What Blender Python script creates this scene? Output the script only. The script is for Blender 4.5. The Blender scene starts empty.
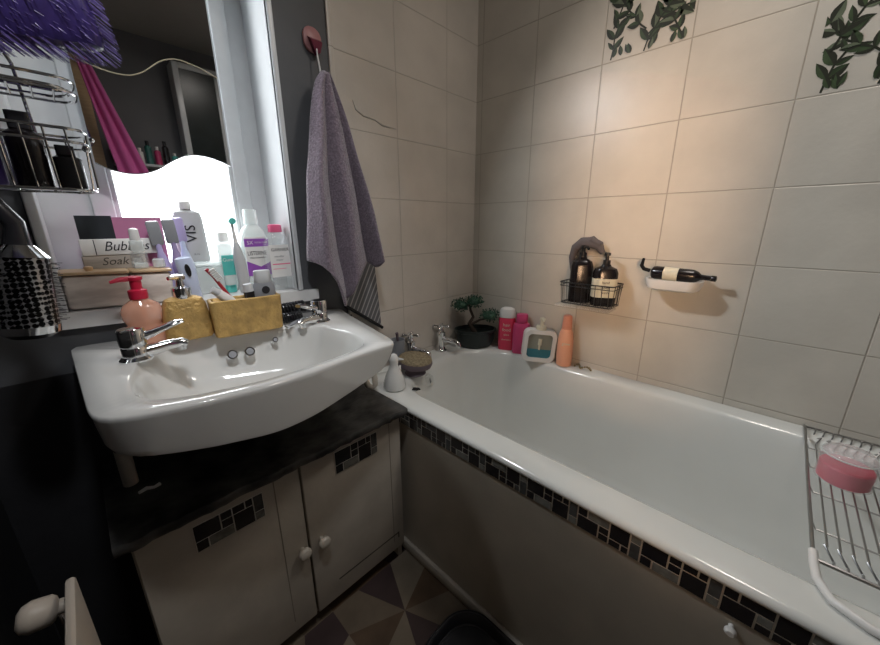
import bpy, bmesh, math, random
from mathutils import Matrix, Vector
random.seed(7)
S = bpy.context.scene
COL = S.collection
PI = math.pi

# ------------------------------------------------------------------ camera, light, exposure
H = 1.10
yaw, pit, rol, FPX = math.radians(45.896), math.radians(15.752), math.radians(-0.28), 348.3
fw = Vector((math.sin(yaw)*math.cos(pit), math.cos(yaw)*math.cos(pit), -math.sin(pit)))
r0 = Vector((math.cos(yaw), -math.sin(yaw), 0)); u0 = r0.cross(fw)
rt = math.cos(rol)*r0 + math.sin(rol)*u0; up = -math.sin(rol)*r0 + math.cos(rol)*u0
cd = bpy.data.cameras.new('camera'); cam = bpy.data.objects.new('camera', cd); COL.objects.link(cam)
cam.matrix_world = Matrix(((rt.x, up.x, -fw.x, 0), (rt.y, up.y, -fw.y, 0), (rt.z, up.z, -fw.z, H), (0, 0, 0, 1)))
cd.sensor_width = 36; cd.lens = 36*FPX/880; cd.clip_start = .02
S.camera = cam
w = bpy.data.worlds.new('world'); S.world = w; w.use_nodes = True
bgn = w.node_tree.nodes['Background']; bgn.inputs[0].default_value = (.93, .97, 1, 1); bgn.inputs[1].default_value = 5
S.view_settings.view_transform = 'Standard'; S.view_settings.look = 'None'
S.view_settings.gamma = 1; S.view_settings.use_curve_mapping = False
S.view_settings.exposure = -0.08

def area(name, loc, to, sx, sy, power, color, spread=180):
    l = bpy.data.lights.new(name, 'AREA'); l.shape = 'RECTANGLE'; l.size = sx; l.size_y = sy
    l.energy = power; l.color = color; l.spread = math.radians(spread)
    o = bpy.data.objects.new(name, l); COL.objects.link(o); o.location = loc
    o.rotation_euler = (Vector(to)-Vector(loc)).to_track_quat('-Z', 'Y').to_euler(); return o
area('daylight', (.20, 1.60, 1.50), (.72, .70, .95), .7, .75, 20, (.94, .97, 1))
area('wall_fill_light', (.24, .955, 1.78), (1.3, -.34, .72), .10, .10, 3.0, (.93, .97, 1), 92)  # added fill from out of view, brightens the right wall and sill
area('sill_fill_light', (.12, .10, 2.24), (.20, 1.02, .95), .12, .12, 1.5, (.95, .97, 1), 60)  # added fill from overhead, lifts the windowsill things and basin
area('doorway_light', (-.17, -.28, 1.05), (1.3, .37, .92), .08, 1.35, 1.25, (1, .62, .36), 26)
area('room_fill_light', (.95, -.10, 2.27), (.70, .15, 0), .25, .25, 6.3, (1, .92, .84))  # general fill for the room, an added source out of view

# ------------------------------------------------------------------ materials
def mat(name, col, rough=.5, metal=0, spec=.5, var=0, vscale=20, bump=0, bscale=60, trans=0, ior=1.45, coat=0, col2=None, stretch=None, alpha=1, emit=0, sheen=0, sub=0):
    m = bpy.data.materials.new(name); m.use_nodes = True
    nt = m.node_tree; b = nt.nodes['Principled BSDF']
    c = (*col, 1)
    b.inputs['Base Color'].default_value = c; b.inputs['Roughness'].default_value = rough
    b.inputs['Metallic'].default_value = metal; b.inputs['Specular IOR Level'].default_value = spec
    b.inputs['IOR'].default_value = ior; b.inputs['Transmission Weight'].default_value = trans
    b.inputs['Coat Weight'].default_value = coat; b.inputs['Coat Roughness'].default_value = .08
    b.inputs['Alpha'].default_value = alpha; b.inputs['Sheen Weight'].default_value = sheen
    b.inputs['Subsurface Weight'].default_value = sub; b.inputs['Subsurface Scale'].default_value = .01
    tc = nt.nodes.new('ShaderNodeTexCoord'); src = tc.outputs['Object']
    if stretch:
        mp = nt.nodes.new('ShaderNodeMapping'); mp.inputs['Scale'].default_value = stretch
        nt.links.new(src, mp.inputs[0]); src = mp.outputs[0]
    nz = nt.nodes.new('ShaderNodeTexNoise'); nz.inputs['Scale'].default_value = vscale; nz.inputs['Detail'].default_value = 5
    nt.links.new(src, nz.inputs['Vector'])
    rp = nt.nodes.new('ShaderNodeValToRGB'); rp.color_ramp.elements[0].position = .35; rp.color_ramp.elements[1].position = .65
    d = col2 if col2 else tuple(x*(1-max(var, .03)) for x in col)
    rp.color_ramp.elements[0].color = (*d, 1); rp.color_ramp.elements[1].color = c
    nt.links.new(nz.outputs['Fac'], rp.inputs[0]); nt.links.new(rp.outputs[0], b.inputs['Base Color'])
    if bump:
        n2 = nt.nodes.new('ShaderNodeTexNoise'); n2.inputs['Scale'].default_value = bscale; n2.inputs['Detail'].default_value = 3
        nt.links.new(tc.outputs['Object'], n2.inputs['Vector'])
        bp = nt.nodes.new('ShaderNodeBump'); bp.inputs['Strength'].default_value = bump; bp.inputs['Distance'].default_value = .004
        nt.links.new(n2.outputs['Fac'], bp.inputs['Height']); nt.links.new(bp.outputs[0], b.inputs['Normal'])
    return m

def tile_mat(name, axis, a0, aw, z0, zh, col, grout):
    m = mat(name, col, .32, var=.12, vscale=6, bump=.12, bscale=90)
    nt = m.node_tree; b = nt.nodes['Principled BSDF']; N = nt.nodes.new; L = nt.links.new
    tc = [n for n in nt.nodes if n.type == 'TEX_COORD'][0]
    sp = N('ShaderNodeSeparateXYZ'); L(tc.outputs['Object'], sp.inputs[0])
    def mth(op, a, v=None):
        n = N('ShaderNodeMath'); n.operation = op
        if isinstance(a, (int, float)): n.inputs[0].default_value = a
        else: L(a, n.inputs[0])
        if v is not None:
            if isinstance(v, (int, float)): n.inputs[1].default_value = v
            else: L(v, n.inputs[1])
        return n.outputs[0]
    def dist(o, p, wd):
        t = mth('DIVIDE', mth('SUBTRACT', o, p), wd)
        f = mth('FRACT', t); q = mth('MINIMUM', f, mth('SUBTRACT', 1.0, f))
        return mth('MULTIPLY', q, wd)
    d = mth('MINIMUM', dist(sp.outputs[axis], a0, aw), dist(sp.outputs['Z'], z0, zh))
    mr = N('ShaderNodeMapRange'); mr.inputs[1].default_value = .0008; mr.inputs[2].default_value = .0021
    L(d, mr.inputs[0])
    mx = N('ShaderNodeMix'); mx.data_type = 'RGBA'; mx.inputs[6].default_value = (*grout, 1)
    L(mr.outputs[0], mx.inputs[0])
    old = b.inputs['Base Color'].links[0].from_socket; L(old, mx.inputs[7]); L(mx.outputs[2], b.inputs['Base Color'])
    bp = N('ShaderNodeBump'); bp.inputs['Strength'].default_value = .6; bp.inputs['Distance'].default_value = .002
    L(mr.outputs[0], bp.inputs['Height']); L(b.inputs['Normal'].links[0].from_socket, bp.inputs['Normal']); L(bp.outputs[0], b.inputs['Normal'])
    return m

M = {}
M['tile_x'] = tile_mat('stone_tile_right', 'Y', .047, .241, .784, .2015, (.60, .56, .49), (.40, .36, .30))
M['tile_y'] = tile_mat('stone_tile_taps', 'X', .865, .252, .784, .2015, (.58, .53, .47), (.42, .38, .33))
M['charcoal'] = mat('charcoal_paint', (.020, .020, .023), .6, var=.25, vscale=8, bump=.3, bscale=30)
M['grey_paint'] = mat('dark_grey_paint', (.085, .088, .095), .55, var=.15, vscale=9, bump=.25, bscale=30)
M['ceil'] = mat('ceiling_paint', (.32, .30, .28), .8)
M['backp'] = mat('back_wall_paint', (.16, .16, .17), .7, var=.2, vscale=3)
M['upvc'] = mat('white_upvc', (.62, .64, .65), .3, var=.06)
M['sillw'] = mat('white_gloss_sill', (.72, .72, .71), .3, var=.1, vscale=12)
M['ceramic'] = mat('white_ceramic', (.70, .70, .68), .10, coat=.6, var=.04, vscale=5)
M['enamel'] = mat('white_bath_enamel', (.72, .73, .70), .14, coat=.5, var=.05, vscale=4)
M['cream'] = mat('cream_painted_wood', (.50, .455, .39), .45, var=.12, vscale=14, bump=.12, bscale=50)
M['creamd'] = mat('dark_brown_line', (.07, .06, .05), .8)  # even dark brown for the door slot and the sign lettering
M['groove'] = mat('door_groove', (.26, .23, .19), .6)
M['panel'] = mat('beige_bath_panel', (.42, .375, .31), .28, var=.12, vscale=9, bump=.08)
M['slate'] = mat('black_slate_worktop', (.095, .093, .088), .35, col2=(.012, .012, .013), vscale=18, bump=.5, bscale=35)
M['chrome'] = mat('chrome', (.78, .79, .80), .09, 1, var=.05)
M['wire'] = mat('steel_wire', (.42, .42, .42), .28, 1, var=.15)
M['blackwire'] = mat('black_wire', (.015, .015, .016), .35)
M['darkhole'] = mat('dark_hole', (.01, .01, .01), .6)
M['grout'] = mat('pale_grout', (.74, .72, .66), .7)
M['mos_k'] = mat('mosaic_black', (.014, .014, .017), .12, coat=.5)
M['mos_g'] = mat('mosaic_grey', (.085, .088, .088), .2, var=.4, vscale=60)
M['mos_l'] = mat('mosaic_light_grey', (.22, .22, .20), .25, var=.4, vscale=60)
M['gold'] = mat('gold_textured', (.62, .40, .14), .38, .35, var=.35, vscale=35, bump=.9, bscale=140)
M['red'] = mat('red_plastic', (.52, .015, .05), .3)
M['redb'] = mat('red_brush_plastic', (.38, .02, .03), .3)
M['peach'] = mat('peach_liquid', (.95, .48, .32), .10, alpha=.5, spec=.8, var=.1, coat=.5)
M['pearl'] = mat('peach_tube_plastic', (.86, .42, .27), .35)
M['pearl2'] = mat('peach_cap_plastic', (.72, .30, .20), .35)
M['hotred'] = mat('crimson_plastic', (.70, .045, .11), .3)
M['magenta'] = mat('magenta_plastic', (.55, .055, .17), .3)
M['whitep'] = mat('white_plastic', (.76, .75, .73), .35)
M['lightgrey'] = mat('light_grey_plastic', (.50, .51, .52), .35)
M['midgrey'] = mat('mid_grey_plastic', (.26, .27, .29), .35)
M['blackp'] = mat('black_plastic', (.014, .014, .016), .25)
M['label'] = mat('cream_label', (.66, .62, .48), .6)
M['marble'] = mat('grey_marble_print', (.84, .78, .72), .3, col2=(.52, .46, .42), vscale=11, stretch=(1, 1, 3.5))
M['wood'] = mat('bamboo_lid', (.74, .53, .32), .45, var=.2, vscale=8, stretch=(1, 12, 12))
M['woodg'] = mat('weathered_wood', (.46, .40, .34), .6, var=.35, vscale=10, stretch=(1, 8, 8))
M['lilac'] = mat('lilac_plastic', (.46, .40, .66), .3)
M['lilacd'] = mat('mauve_plastic', (.33, .27, .45), .3)
M['paleblue'] = mat('pale_blue_plastic', (.55, .62, .80), .28)
M['teal'] = mat('teal_print', (.10, .50, .45), .35)
M['purple'] = mat('purple_label', (.28, .08, .42), .4)
M['ink'] = mat('black_ink', (.015, .015, .02), .5)
M['pinkc'] = mat('pink_cap', (.80, .14, .28), .3)
M['pinkt'] = mat('pink_cloth', (.80, .16, .48), .8, sheen=.3, bump=.3, bscale=150)
M['pinkprint'] = mat('pink_card', (.45, .17, .30), .5)
M['darkprint'] = mat('dark_card', (.025, .03, .035), .4)
M['clear'] = mat('clear_plastic', (.80, .84, .84), .05, trans=.0, alpha=.20, spec=.9, coat=.6)
M['frost'] = mat('frosted_clear_plastic', (.80, .86, .84), .25, alpha=.5)
M['candle'] = mat('pink_wax', (.60, .02, .07), .3, coat=.15, col2=(.72, .05, .12), vscale=14)
M['bluegel'] = mat('blue_liquid', (.03, .17, .22), .1, coat=.5)
M['jarglass'] = mat('jar_glass', (.86, .84, .84), .06, alpha=.27, spec=1, coat=1)
M['gelbg'] = mat('pale_green_clear', (.40, .42, .35), .15, alpha=.55)
M['towel'] = mat('mauve_towel', (.24, .19, .235), .95, var=.45, vscale=190, bump=1, bscale=220, sheen=.4)
M['purpb'] = mat('purple_brush', (.036, .022, .12), .3, var=.3, vscale=60)
M['bristle'] = mat('violet_bristle', (.15, .11, .32), .18, coat=1)
M['clearbr'] = mat('dark_bristle', (.03, .03, .035), .35)
M['pot'] = mat('dark_green_pot', (.016, .024, .024), .28, var=.3)
M['leafd'] = mat('bonsai_green', (.05, .12, .075), .6, col2=(.02, .06, .04), vscale=60)
M['bark'] = mat('dark_bark', (.05, .035, .025), .8, bump=.6)
M['lf1'] = mat('printed_leaf_green', (.055, .085, .04), .4, var=.5, vscale=30)
M['lf2'] = mat('printed_leaf_dark', (.025, .028, .018), .4)
M['lf3'] = mat('printed_leaf_sage', (.14, .17, .11), .4, var=.4, vscale=30)
M['tan'] = mat('tan_bristle', (.33, .27, .17), .9, bump=1, bscale=260, var=.4, vscale=120)
M['mauvebase'] = mat('grey_mauve_rubber', (.13, .10, .12), .5)
M['cloth'] = mat('grey_mesh_cloth', (.13, .115, .12), .9, bump=.8, bscale=200)
M['fl1'] = mat('floor_brown', (.12, .08, .052), .35, var=.3, vscale=12)
M['fl2'] = mat('floor_taupe', (.17, .135, .10), .35, var=.25, vscale=12)
M['fl3'] = mat('floor_plum', (.065, .045, .045), .35, var=.25, vscale=12)
M['fl4'] = mat('floor_sand', (.22, .185, .14), .35, var=.2, vscale=12)
M['rubber'] = mat('navy_black_rubber', (.010, .011, .015), .4, bump=.2)
M['ridge'] = mat('grey_ridge', (.05, .05, .055), .4)
M['radw'] = mat('cream_radiator', (.62, .55, .47), .4)
M['brass'] = mat('aged_chain', (.35, .28, .16), .3, 1)
M['mirror'] = mat('mirror_glass', (.62, .63, .64), .015, 1, var=.03)
M['goldtrim'] = mat('pale_gold_trim', (.85, .76, .55), .25, .6)
M['hookr'] = mat('dark_red_hook', (.13, .012, .035), .3)
M['hookp'] = mat('dusty_pink_hook', (.42, .20, .20), .4)
M['bottle_d'] = mat('smoked_bottle', (.010, .008, .009), .22)
M['bottle_g'] = mat('green_bottle', (.03, .14, .12), .2)
M['smear'] = mat('old_adhesive', (.42, .395, .35), .5)

m = bpy.data.materials.new('window_glass'); m.use_nodes = True; nt = m.node_tree; nt.nodes.clear()
o_ = nt.nodes.new('ShaderNodeOutputMaterial'); mx = nt.nodes.new('ShaderNodeMixShader'); tr = nt.nodes.new('ShaderNodeBsdfTransparent'); gl = nt.nodes.new('ShaderNodeBsdfGlossy')
gl.inputs['Roughness'].default_value = .05; mx.inputs[0].default_value = .06
nt.links.new(tr.outputs[0], mx.inputs[1]); nt.links.new(gl.outputs[0], mx.inputs[2]); nt.links.new(mx.outputs[0], o_.inputs[0]); M['glass'] = m

m = mat('striped_grey', (.16, .16, .17), .4); nt = m.node_tree; b = nt.nodes['Principled BSDF']
tc = nt.nodes.new('ShaderNodeTexCoord'); mp = nt.nodes.new('ShaderNodeMapping'); mp.inputs['Rotation'].default_value = (0, math.radians(-28), 0)
wv = nt.nodes.new('ShaderNodeTexWave'); wv.bands_direction = 'X'; wv.inputs['Scale'].default_value = 19
rp = nt.nodes.new('ShaderNodeValToRGB'); rp.color_ramp.elements[0].position = .75; rp.color_ramp.elements[0].color = (.10, .10, .108, 1); rp.color_ramp.elements[1].position = .93; rp.color_ramp.elements[1].color = (.34, .34, .34, 1)
nt.links.new(tc.outputs['Object'], mp.inputs[0]); nt.links.new(mp.outputs[0], wv.inputs[0]); nt.links.new(wv.outputs[0], rp.inputs[0]); nt.links.new(rp.outputs[0], b.inputs['Base Color']); M['stripe'] = m

m = mat('vented_barrel', (.45, .45, .46), .3, .9); nt = m.node_tree; b = nt.nodes['Principled BSDF']
tc = nt.nodes.new('ShaderNodeTexCoord'); vo = nt.nodes.new('ShaderNodeTexVoronoi'); vo.inputs['Scale'].default_value = 125; vo.inputs['Randomness'].default_value = .15
rp = nt.nodes.new('ShaderNodeValToRGB'); rp.color_ramp.elements[0].position = .50; rp.color_ramp.elements[0].color = (.008, .008, .008, 1); rp.color_ramp.elements[1].position = .58; rp.color_ramp.elements[1].color = (.50, .50, .51, 1)
nt.links.new(tc.outputs['Object'], vo.inputs[0]); nt.links.new(vo.outputs['Distance'], rp.inputs[0]); nt.links.new(rp.outputs[0], b.inputs['Base Color']); M['barrel'] = m

# ------------------------------------------------------------------ mesh builder
def rrect(x0, x1, y0, y1, r, n=5):
    r = min(r, (x1-x0)/2-1e-5, (y1-y0)/2-1e-5); P = []
    for cx, cy, a in ((x1-r, y1-r, 0), (x0+r, y1-r, 90), (x0+r, y0+r, 180), (x1-r, y0+r, 270)):
        for k in range(n+1):
            t = math.radians(a+90*k/n); P.append((cx+r*math.cos(t), cy+r*math.sin(t)))
    return P
class MB:
    def __init__(s): s.v = []; s.f = []; s.fm = []; s.M = Matrix(); s.mi = 0; s.mats = []
    def use(s, key):
        if key not in s.mats: s.mats.append(key)
        s.mi = s.mats.index(key); return s
    def add(s, V, F):
        o = len(s.v); s.v += [s.M @ Vector(p) for p in V]
        for f in F: s.f.append([i+o for i in f]); s.fm.append(s.mi)
        return s
    def loft(s, L, caps=True, closed=True):
        n = len(L[0]); V = [p for l in L for p in l]; F = []
        for k in range(len(L)-1):
            for i in range(n if closed else n-1):
                j = (i+1) % n; F.append([k*n+i, k*n+j, (k+1)*n+j, (k+1)*n+i])
        if caps: F.append(list(range(n))[::-1]); F.append([(len(L)-1)*n+i for i in range(n)])
        return s.add(V, F)
    def box(s, x0, x1, y0, y1, z0, z1):
        return s.loft([[(x0, y0, z), (x1, y0, z), (x1, y1, z), (x0, y1, z)] for z in (z0, z1)])
    def rbox(s, x0, x1, y0, y1, z0, z1, r=.004, e=None, n=4):
        e = min(r, (z1-z0)/2.5) if e is None else e; L = []
        for z, i in ((z0, e), (z0+.3*e, .3*e), (z0+e, 0), (z1-e, 0), (z1-.3*e, .3*e), (z1, e)):
            L.append([(x, y, z) for x, y in rrect(x0+i, x1-i, y0+i, y1-i, max(r-i*.5, 1e-4), n)])
        return s.loft(L)
    def lathe(s, cx, cy, prof, sx=1, sy=1, n=28, cap=True):
        return s.loft([[(cx+r*sx*math.cos(2*PI*i/n), cy+r*sy*math.sin(2*PI*i/n), z) for i in range(n)] for r, z in prof], cap)
    def squ(s, cx, cy, prof, sx, sy, rr=.5, n=5):    # rounded-rectangle section, half sizes sx, sy times r
        L = []
        for r, z in prof:
            a, b_ = sx*r, sy*r; L.append([(x, y, z) for x, y in rrect(cx-a, cx+a, cy-b_, cy+b_, rr*min(a, b_), n)])
        return s.loft(L)
    def tube(s, P, r, n=8, closed=False, rs=None):
        P = [Vector(p) for p in P]; L = []; N = len(P); prev = None
        for i, p in enumerate(P):
            if closed: d = P[(i+1) % N]-P[i-1]
            else: d = P[min(i+1, N-1)]-P[max(i-1, 0)]
            d.normalize()
            if prev is None: a = d.orthogonal().normalized()
            else:
                a = prev-d*prev.dot(d)
                a = a.normalized() if a.length > 1e-6 else d.orthogonal().normalized()
            prev = a; b = d.cross(a); q = rs[i] if rs else r
            L.append([tuple(p+q*(math.cos(2*PI*k/n)*a+math.sin(2*PI*k/n)*b)) for k in range(n)])
        if closed: L.append(L[0]); return s.loft(L, False)
        return s.loft(L)
    def cyl(s, p0, p1, r0, r1=None, n=20): return s.tube([p0, p1], r0, n, rs=[r0, r0 if r1 is None else r1])
    def ball(s, c, r, sx=1, sy=1, sz=1, n=16, m=10):
        return s.loft([[(c[0]+r*sx*math.sin(PI*k/m)*math.cos(2*PI*i/n), c[1]+r*sy*math.sin(PI*k/m)*math.sin(2*PI*i/n), c[2]-r*sz*math.cos(PI*k/m)) for i in range(n)] for k in [.15]+list(range(1, m))+[m-.15]])
    def build(s, name, mkey=None, parent=None, loc=None, ang=38):
        off = Vector(parent['_w']) if parent is not None else Vector(loc or (0, 0, 0))
        me = bpy.data.meshes.new(name); me.from_pydata([tuple(v-off) for v in s.v], [], s.f)
        for k in (s.mats or [mkey]): me.materials.append(M[k])
        if s.mats: me.polygons.foreach_set('material_index', s.fm)
        me.update()
        bm = bmesh.new(); bm.from_mesh(me); bmesh.ops.recalc_face_normals(bm, faces=bm.faces); bm.to_mesh(me); bm.free()
        me.polygons.foreach_set('use_smooth', [True]*len(me.polygons)); me.set_sharp_from_angle(angle=math.radians(ang))
        o = bpy.data.objects.new(name, me); COL.objects.link(o)
        if parent is not None: o.parent = parent
        else: o.location = off
        o['_w'] = tuple(off); return o
def tag(o, label, cat, group=None, kind=None):
    o['label'] = label
    if cat: o['category'] = cat
    if group: o['group'] = group
    if kind: o['kind'] = kind
    return o
def thing(name, label, cat, loc, group=None):
    o = bpy.data.objects.new(name, None); o.empty_display_size = .05; COL.objects.link(o); o.location = loc; o['_w'] = tuple(loc)
    return tag(o, label, cat, group)
def struct(name, mb, mk=None, label=None, cat=None):
    o = mb.build(name, mk); o['kind'] = 'structure'
    if label: o['label'] = label
    o['category'] = cat or name.split('_')[0]; return o
def text(s, size, loc, mk, parent, name='lettering', yawd=0, roll=0, shear=0, sx=1, align='CENTER', bend=None):
    c = bpy.data.curves.new('t', 'FONT'); c.body = s; c.size = size; c.align_x = align; c.align_y = 'CENTER'; c.shear = shear; c.extrude = .0002; c.resolution_u = 3
    o = bpy.data.objects.new('t', c); COL.objects.link(o); dg = bpy.context.evaluated_depsgraph_get()
    me = bpy.data.meshes.new_from_object(o.evaluated_get(dg)); bpy.data.objects.remove(o)
    T = Matrix.Translation(Vector(loc)-Vector(parent['_w'])) @ Matrix.Rotation(math.radians(yawd), 4, 'Z') @ Matrix.Rotation(PI/2, 4, 'X') @ Matrix.Rotation(math.radians(roll), 4, 'Z') @ Matrix.Diagonal((sx, 1, 1, 1))
    if bend:
        for v in me.vertices: a = v.co.x/bend; v.co.x = bend*math.sin(a); v.co.z += bend*math.cos(a)-bend
    me.transform(T); me.materials.clear(); me.materials.append(M[mk])
    q = bpy.data.objects.new(name, me); COL.objects.link(q); q.parent = parent; return q
def interp(P, x):
    for i in range(len(P)-1):
        if P[i][0] <= x <= P[i+1][0]:
            f = (x-P[i][0])/(P[i+1][0]-P[i][0]+1e-9); h = P[i+1][0]-P[i][0]
            m0 = (P[i+1][1]-P[i-1][1])/(P[i+1][0]-P[i-1][0]) if i else (P[i+1][1]-P[i][1])/(h+1e-9)
            m1 = (P[i+2][1]-P[i][1])/(P[i+2][0]-P[i][0]) if i+2 < len(P) else (P[i+1][1]-P[i][1])/(h+1e-9)
            return P[i][1]*(2*f**3-3*f*f+1)+P[i+1][1]*(3*f*f-2*f**3)+h*(m0*(f**3-2*f*f+f)+m1*(f**3-f*f))
    return P[-1][1] if x > P[-1][0] else P[0][1]
def rotz(c, deg): return Matrix.Translation(c) @ Matrix.Rotation(math.radians(deg), 4, 'Z') @ Matrix.Translation(-Vector(c))
def tilt(c, ax, deg): return Matrix.Translation(c) @ Matrix.Rotation(math.radians(deg), 4, ax) @ Matrix.Translation(-Vector(c))

# ------------------------------------------------------------------ room shell
XL, XR, YT, YB, ZC = -.20, 1.30, 1.04, -1.05, 2.30
# floor: pinwheel patterned vinyl, one mesh
mb = MB(); g = .30; ox, oy = .472, .608
pal = ['fl1', 'fl2', 'fl3', 'fl4', 'fl1', 'fl2', 'fl3', 'fl4']
for i in range(-4, 5):
    for j in range(-7, 4):
        cx, cy = ox+i*g*1.0, oy+j*g
        q = [(g/2*a, g/2*b) for a, b in ((1, -.42), (1, .42), (.42, 1), (-.42, 1), (-1, .42), (-1, -.42), (-.42, -1), (.42, -1))]
        for k in range(8):
            a, b = q[k], q[(k+1) % 8]
            mb.use(pal[(k+i+2*j) % 8] if k % 2 == 0 else pal[(k*3+i+j) % 8])
            if k % 2 == 0: mb.add([(cx, cy, 0), (cx+a[0], cy+a[1], 0), (cx+b[0], cy+b[1], 0)], [[0, 1, 2]])
            else:
                c = (g/2*(1 if k in (1, 7) else -1), g/2*(1 if k in (1, 3) else -1))
                mb.add([(cx, cy, 0), (cx+a[0], cy+a[1], 0), (cx+c[0], cy+c[1], 0), (cx+b[0], cy+b[1], 0)], [[0, 1, 2, 3]])
v = [p for p in mb.v]
for p in v: p.x = min(max(p.x, XL-.02), XR+.02); p.y = min(max(p.y, YB-.02), YT+.3)
mb.use('fl1').box(XL-.02, XR+.02, YB-.02, YT+.3, -.06, -.0015)
struct('floor', mb, None, 'vinyl floor patterned with brown, taupe and plum triangles')
struct('ceiling', MB().box(XL-.1, XR+.1, YB-.1, YT+.3, ZC, ZC+.08), 'ceil')
WX0, WX1, WZ0, WZ1 = -.035, .455, .875, 2.05
mb = MB()
mb.box(XL-.1, WX0, YT, YT+.26, 0, ZC).box(WX0, WX1, YT, YT+.26, 0, .893).box(WX0, WX1, YT, YT+.26, WZ1, ZC).box(WX1, .632, YT, YT+.26, 0, ZC)
# grey upper paint and charcoal lower paint on one wall
for k, f in enumerate(mb.f): pass
wt = struct('wall_window', mb, 'grey_paint', 'dark grey painted wall around the window')
# charcoal lower wall band is a separate skin of paint-thick board
bd = MB().box(XL, .60, YT-.004, YT, 0, .80).build('dado', 'charcoal', wt)
struct('wall_left', MB().box(XL-.1, XL, YB, YT, 0, ZC), 'charcoal', 'near black painted wall on the left')
struct('wall_back', MB().box(XL-.1, XR+.1, YB-.1, YB, 0, ZC), 'backp', 'grey painted wall behind the camera')
struct('wall_taps', MB().box(.632, XR+.01, YT, YT+.26, 0, ZC), 'tile_y', 'stone tiled wall at the tap end of the bath')
wr = struct('wall_right', MB().box(XR, XR+.12, YB, YT+.26, 0, ZC), 'tile_x', 'long wall of beige stone tiles beside the bath')
struct('trim_1', MB().rbox(.618, .634, YT-.006, YT+.002, .80, ZC-.002, .003), 'tile_y', 'pale bullnose edge where the tiles meet the grey wall', 'trim')
# window reveal lining
mb = MB()
mb.box(WX0, WX0+.004, YT-.004, 1.19, .93, WZ1).box(WX1-.004, WX1, YT-.008, 1.19, .91, WZ1).box(WX0, WX1, YT-.002, 1.19, WZ1-.006, WZ1)
mb.rbox(WX0-.012, WX0+.004, YT-.012, YT+.004, .93, WZ1, .003); mb.rbox(WX1-.004, WX1+.01, YT-.012, YT+.004, .91, WZ1, .003)
struct('trim_2', mb, 'upvc', 'white lining of the window recess', 'trim')
# window
win = thing('window_1', 'white framed window behind the scalloped mirror', 'window', (.2, 1.2, .93)); win['kind'] = 'structure'
def sash(x0, x1, z0, z1, w_, y0, y1, name, wl=None):
    q = MB()
    q.rbox(x0, x0+(wl or w_), y0, y1, z0, z1, .004).rbox(x1-w_, x1, y0, y1, z0, z1, .004).rbox(x0+w_-.002, x1-w_+.002, y0, y1, z0, z0+w_, .004).rbox(x0+w_-.002, x1-w_+.002, y0, y1, z1-w_, z1, .004)
    return q.build(name, 'upvc', win)
sash(WX0, WX1, .905, WZ1, .052, 1.19, 1.25, 'frame', .088)
sash(WX0+.086, WX1-.050, .955, WZ1-.05, .040, 1.180, 1.235, 'sash')
sash(WX0+.124, WX1-.088, .993, WZ1-.088, .012, 1.186, 1.226, 'glazing_bead')
MB().box(WX0+.127, WX1-.09, 1.205, 1.211, .995, WZ1-.09).build('pane', 'glass', win)
def sill_z(x): return .908+(.46-x)*.042
mb = MB()
P = [(XL+.145, 1.028), (.512, 1.028), (.512, 1.0405), (WX1, 1.0405), (WX1, 1.192), (WX0, 1.192), (WX0, 1.0405), (XL+.145, 1.0405)]
mb.loft([[(x, y, sill_z(x)-.034+dz) for x, y in P] for dz in (0, .034)])
si = mb.build('windowsill', 'sillw', win)
# decorated leaf tiles, printed on the right wall
def leaftile(y0, y1, z0, z1, seed):
    rd = random.Random(seed); q = MB(); X = XR-.0004
    def put(pts, mk, k=[0]):
        k[0] += 1; xx = X-.00004*(k[0] % 40)
        pts = [(min(max(a, y0+.002), y1-.002), min(max(b, z0+.002), z1-.002)) for a, b in pts]
        q.use(mk).add([(xx, a, b) for a, b in pts], [list(range(len(pts)))])
    def leaf(a, b, ang, ln, wd, mk):
        c, s_ = math.cos(ang), math.sin(ang)
        for side, mm in ((1, mk), (-1, 'lf2' if mk != 'lf2' else 'lf1')):
            pts = [(a, b)]
            for t in (.15, .35, .55, .75, .9, 1):
                wv_ = wd*math.sin(PI*t**.8)*side; pts.append((a+c*ln*t-s_*wv_, b+s_*ln*t+c*wv_))
            put(pts, mm)
    def branch(a, b, ang, n, ln):
        for k in range(n):
            a2, b2 = a+math.cos(ang)*ln, b+math.sin(ang)*ln
            nx, ny = -math.sin(ang)*.0022, math.cos(ang)*.0022
            if y0 < a2 < y1 and z0 < b2 < z1: put([(a-nx, b-ny), (a+nx, b+ny), (a2+nx, b2+ny), (a2-nx, b2-ny)], 'lf2')
            for sd in (1, -1):
                la = ang+sd*rd.uniform(.5, 1.0)
                L_ = rd.uniform(.030, .048)
                if y0+.008 < a2 < y1-.008 and z0+.008 < b2 < z1-.008: leaf(a2, b2, la, L_, L_*rd.uniform(.18, .28), rd.choice(['lf1', 'lf1', 'lf3', 'lf2']))
            a, b = a2, b2; ang += rd.uniform(-.3, .3)
    w_, h_ = y1-y0, z1-z0
    for fa, fb, an, n in ((.10, .03, 1.4, 3), (.50, .02, 1.3, 7), (.52, .22, .7, 6), (.50, .30, 2.4, 5), (.92, .05, 2.1, 4), (.10, .45, 1.2, 5), (.80, .6, 1.7, 4)):
        branch(y1-fa*w_, z0+fb*h_, PI-an, n, .027)
    for k in range(9): leaf(y0+rd.uniform(.05, .9)*w_, z0+.004+rd.uniform(0, .06)*h_, rd.uniform(1, 2), .03, .007, rd.choice(['lf1', 'lf2', 'lf3']))
    return q
leaftile(.291, .527, 1.590, 1.789, 3).build('leaf_print', None, wr)
leaftile(-.192, .028, 1.388, 1.588, 11).build('leaf_print', None, wr)
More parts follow.
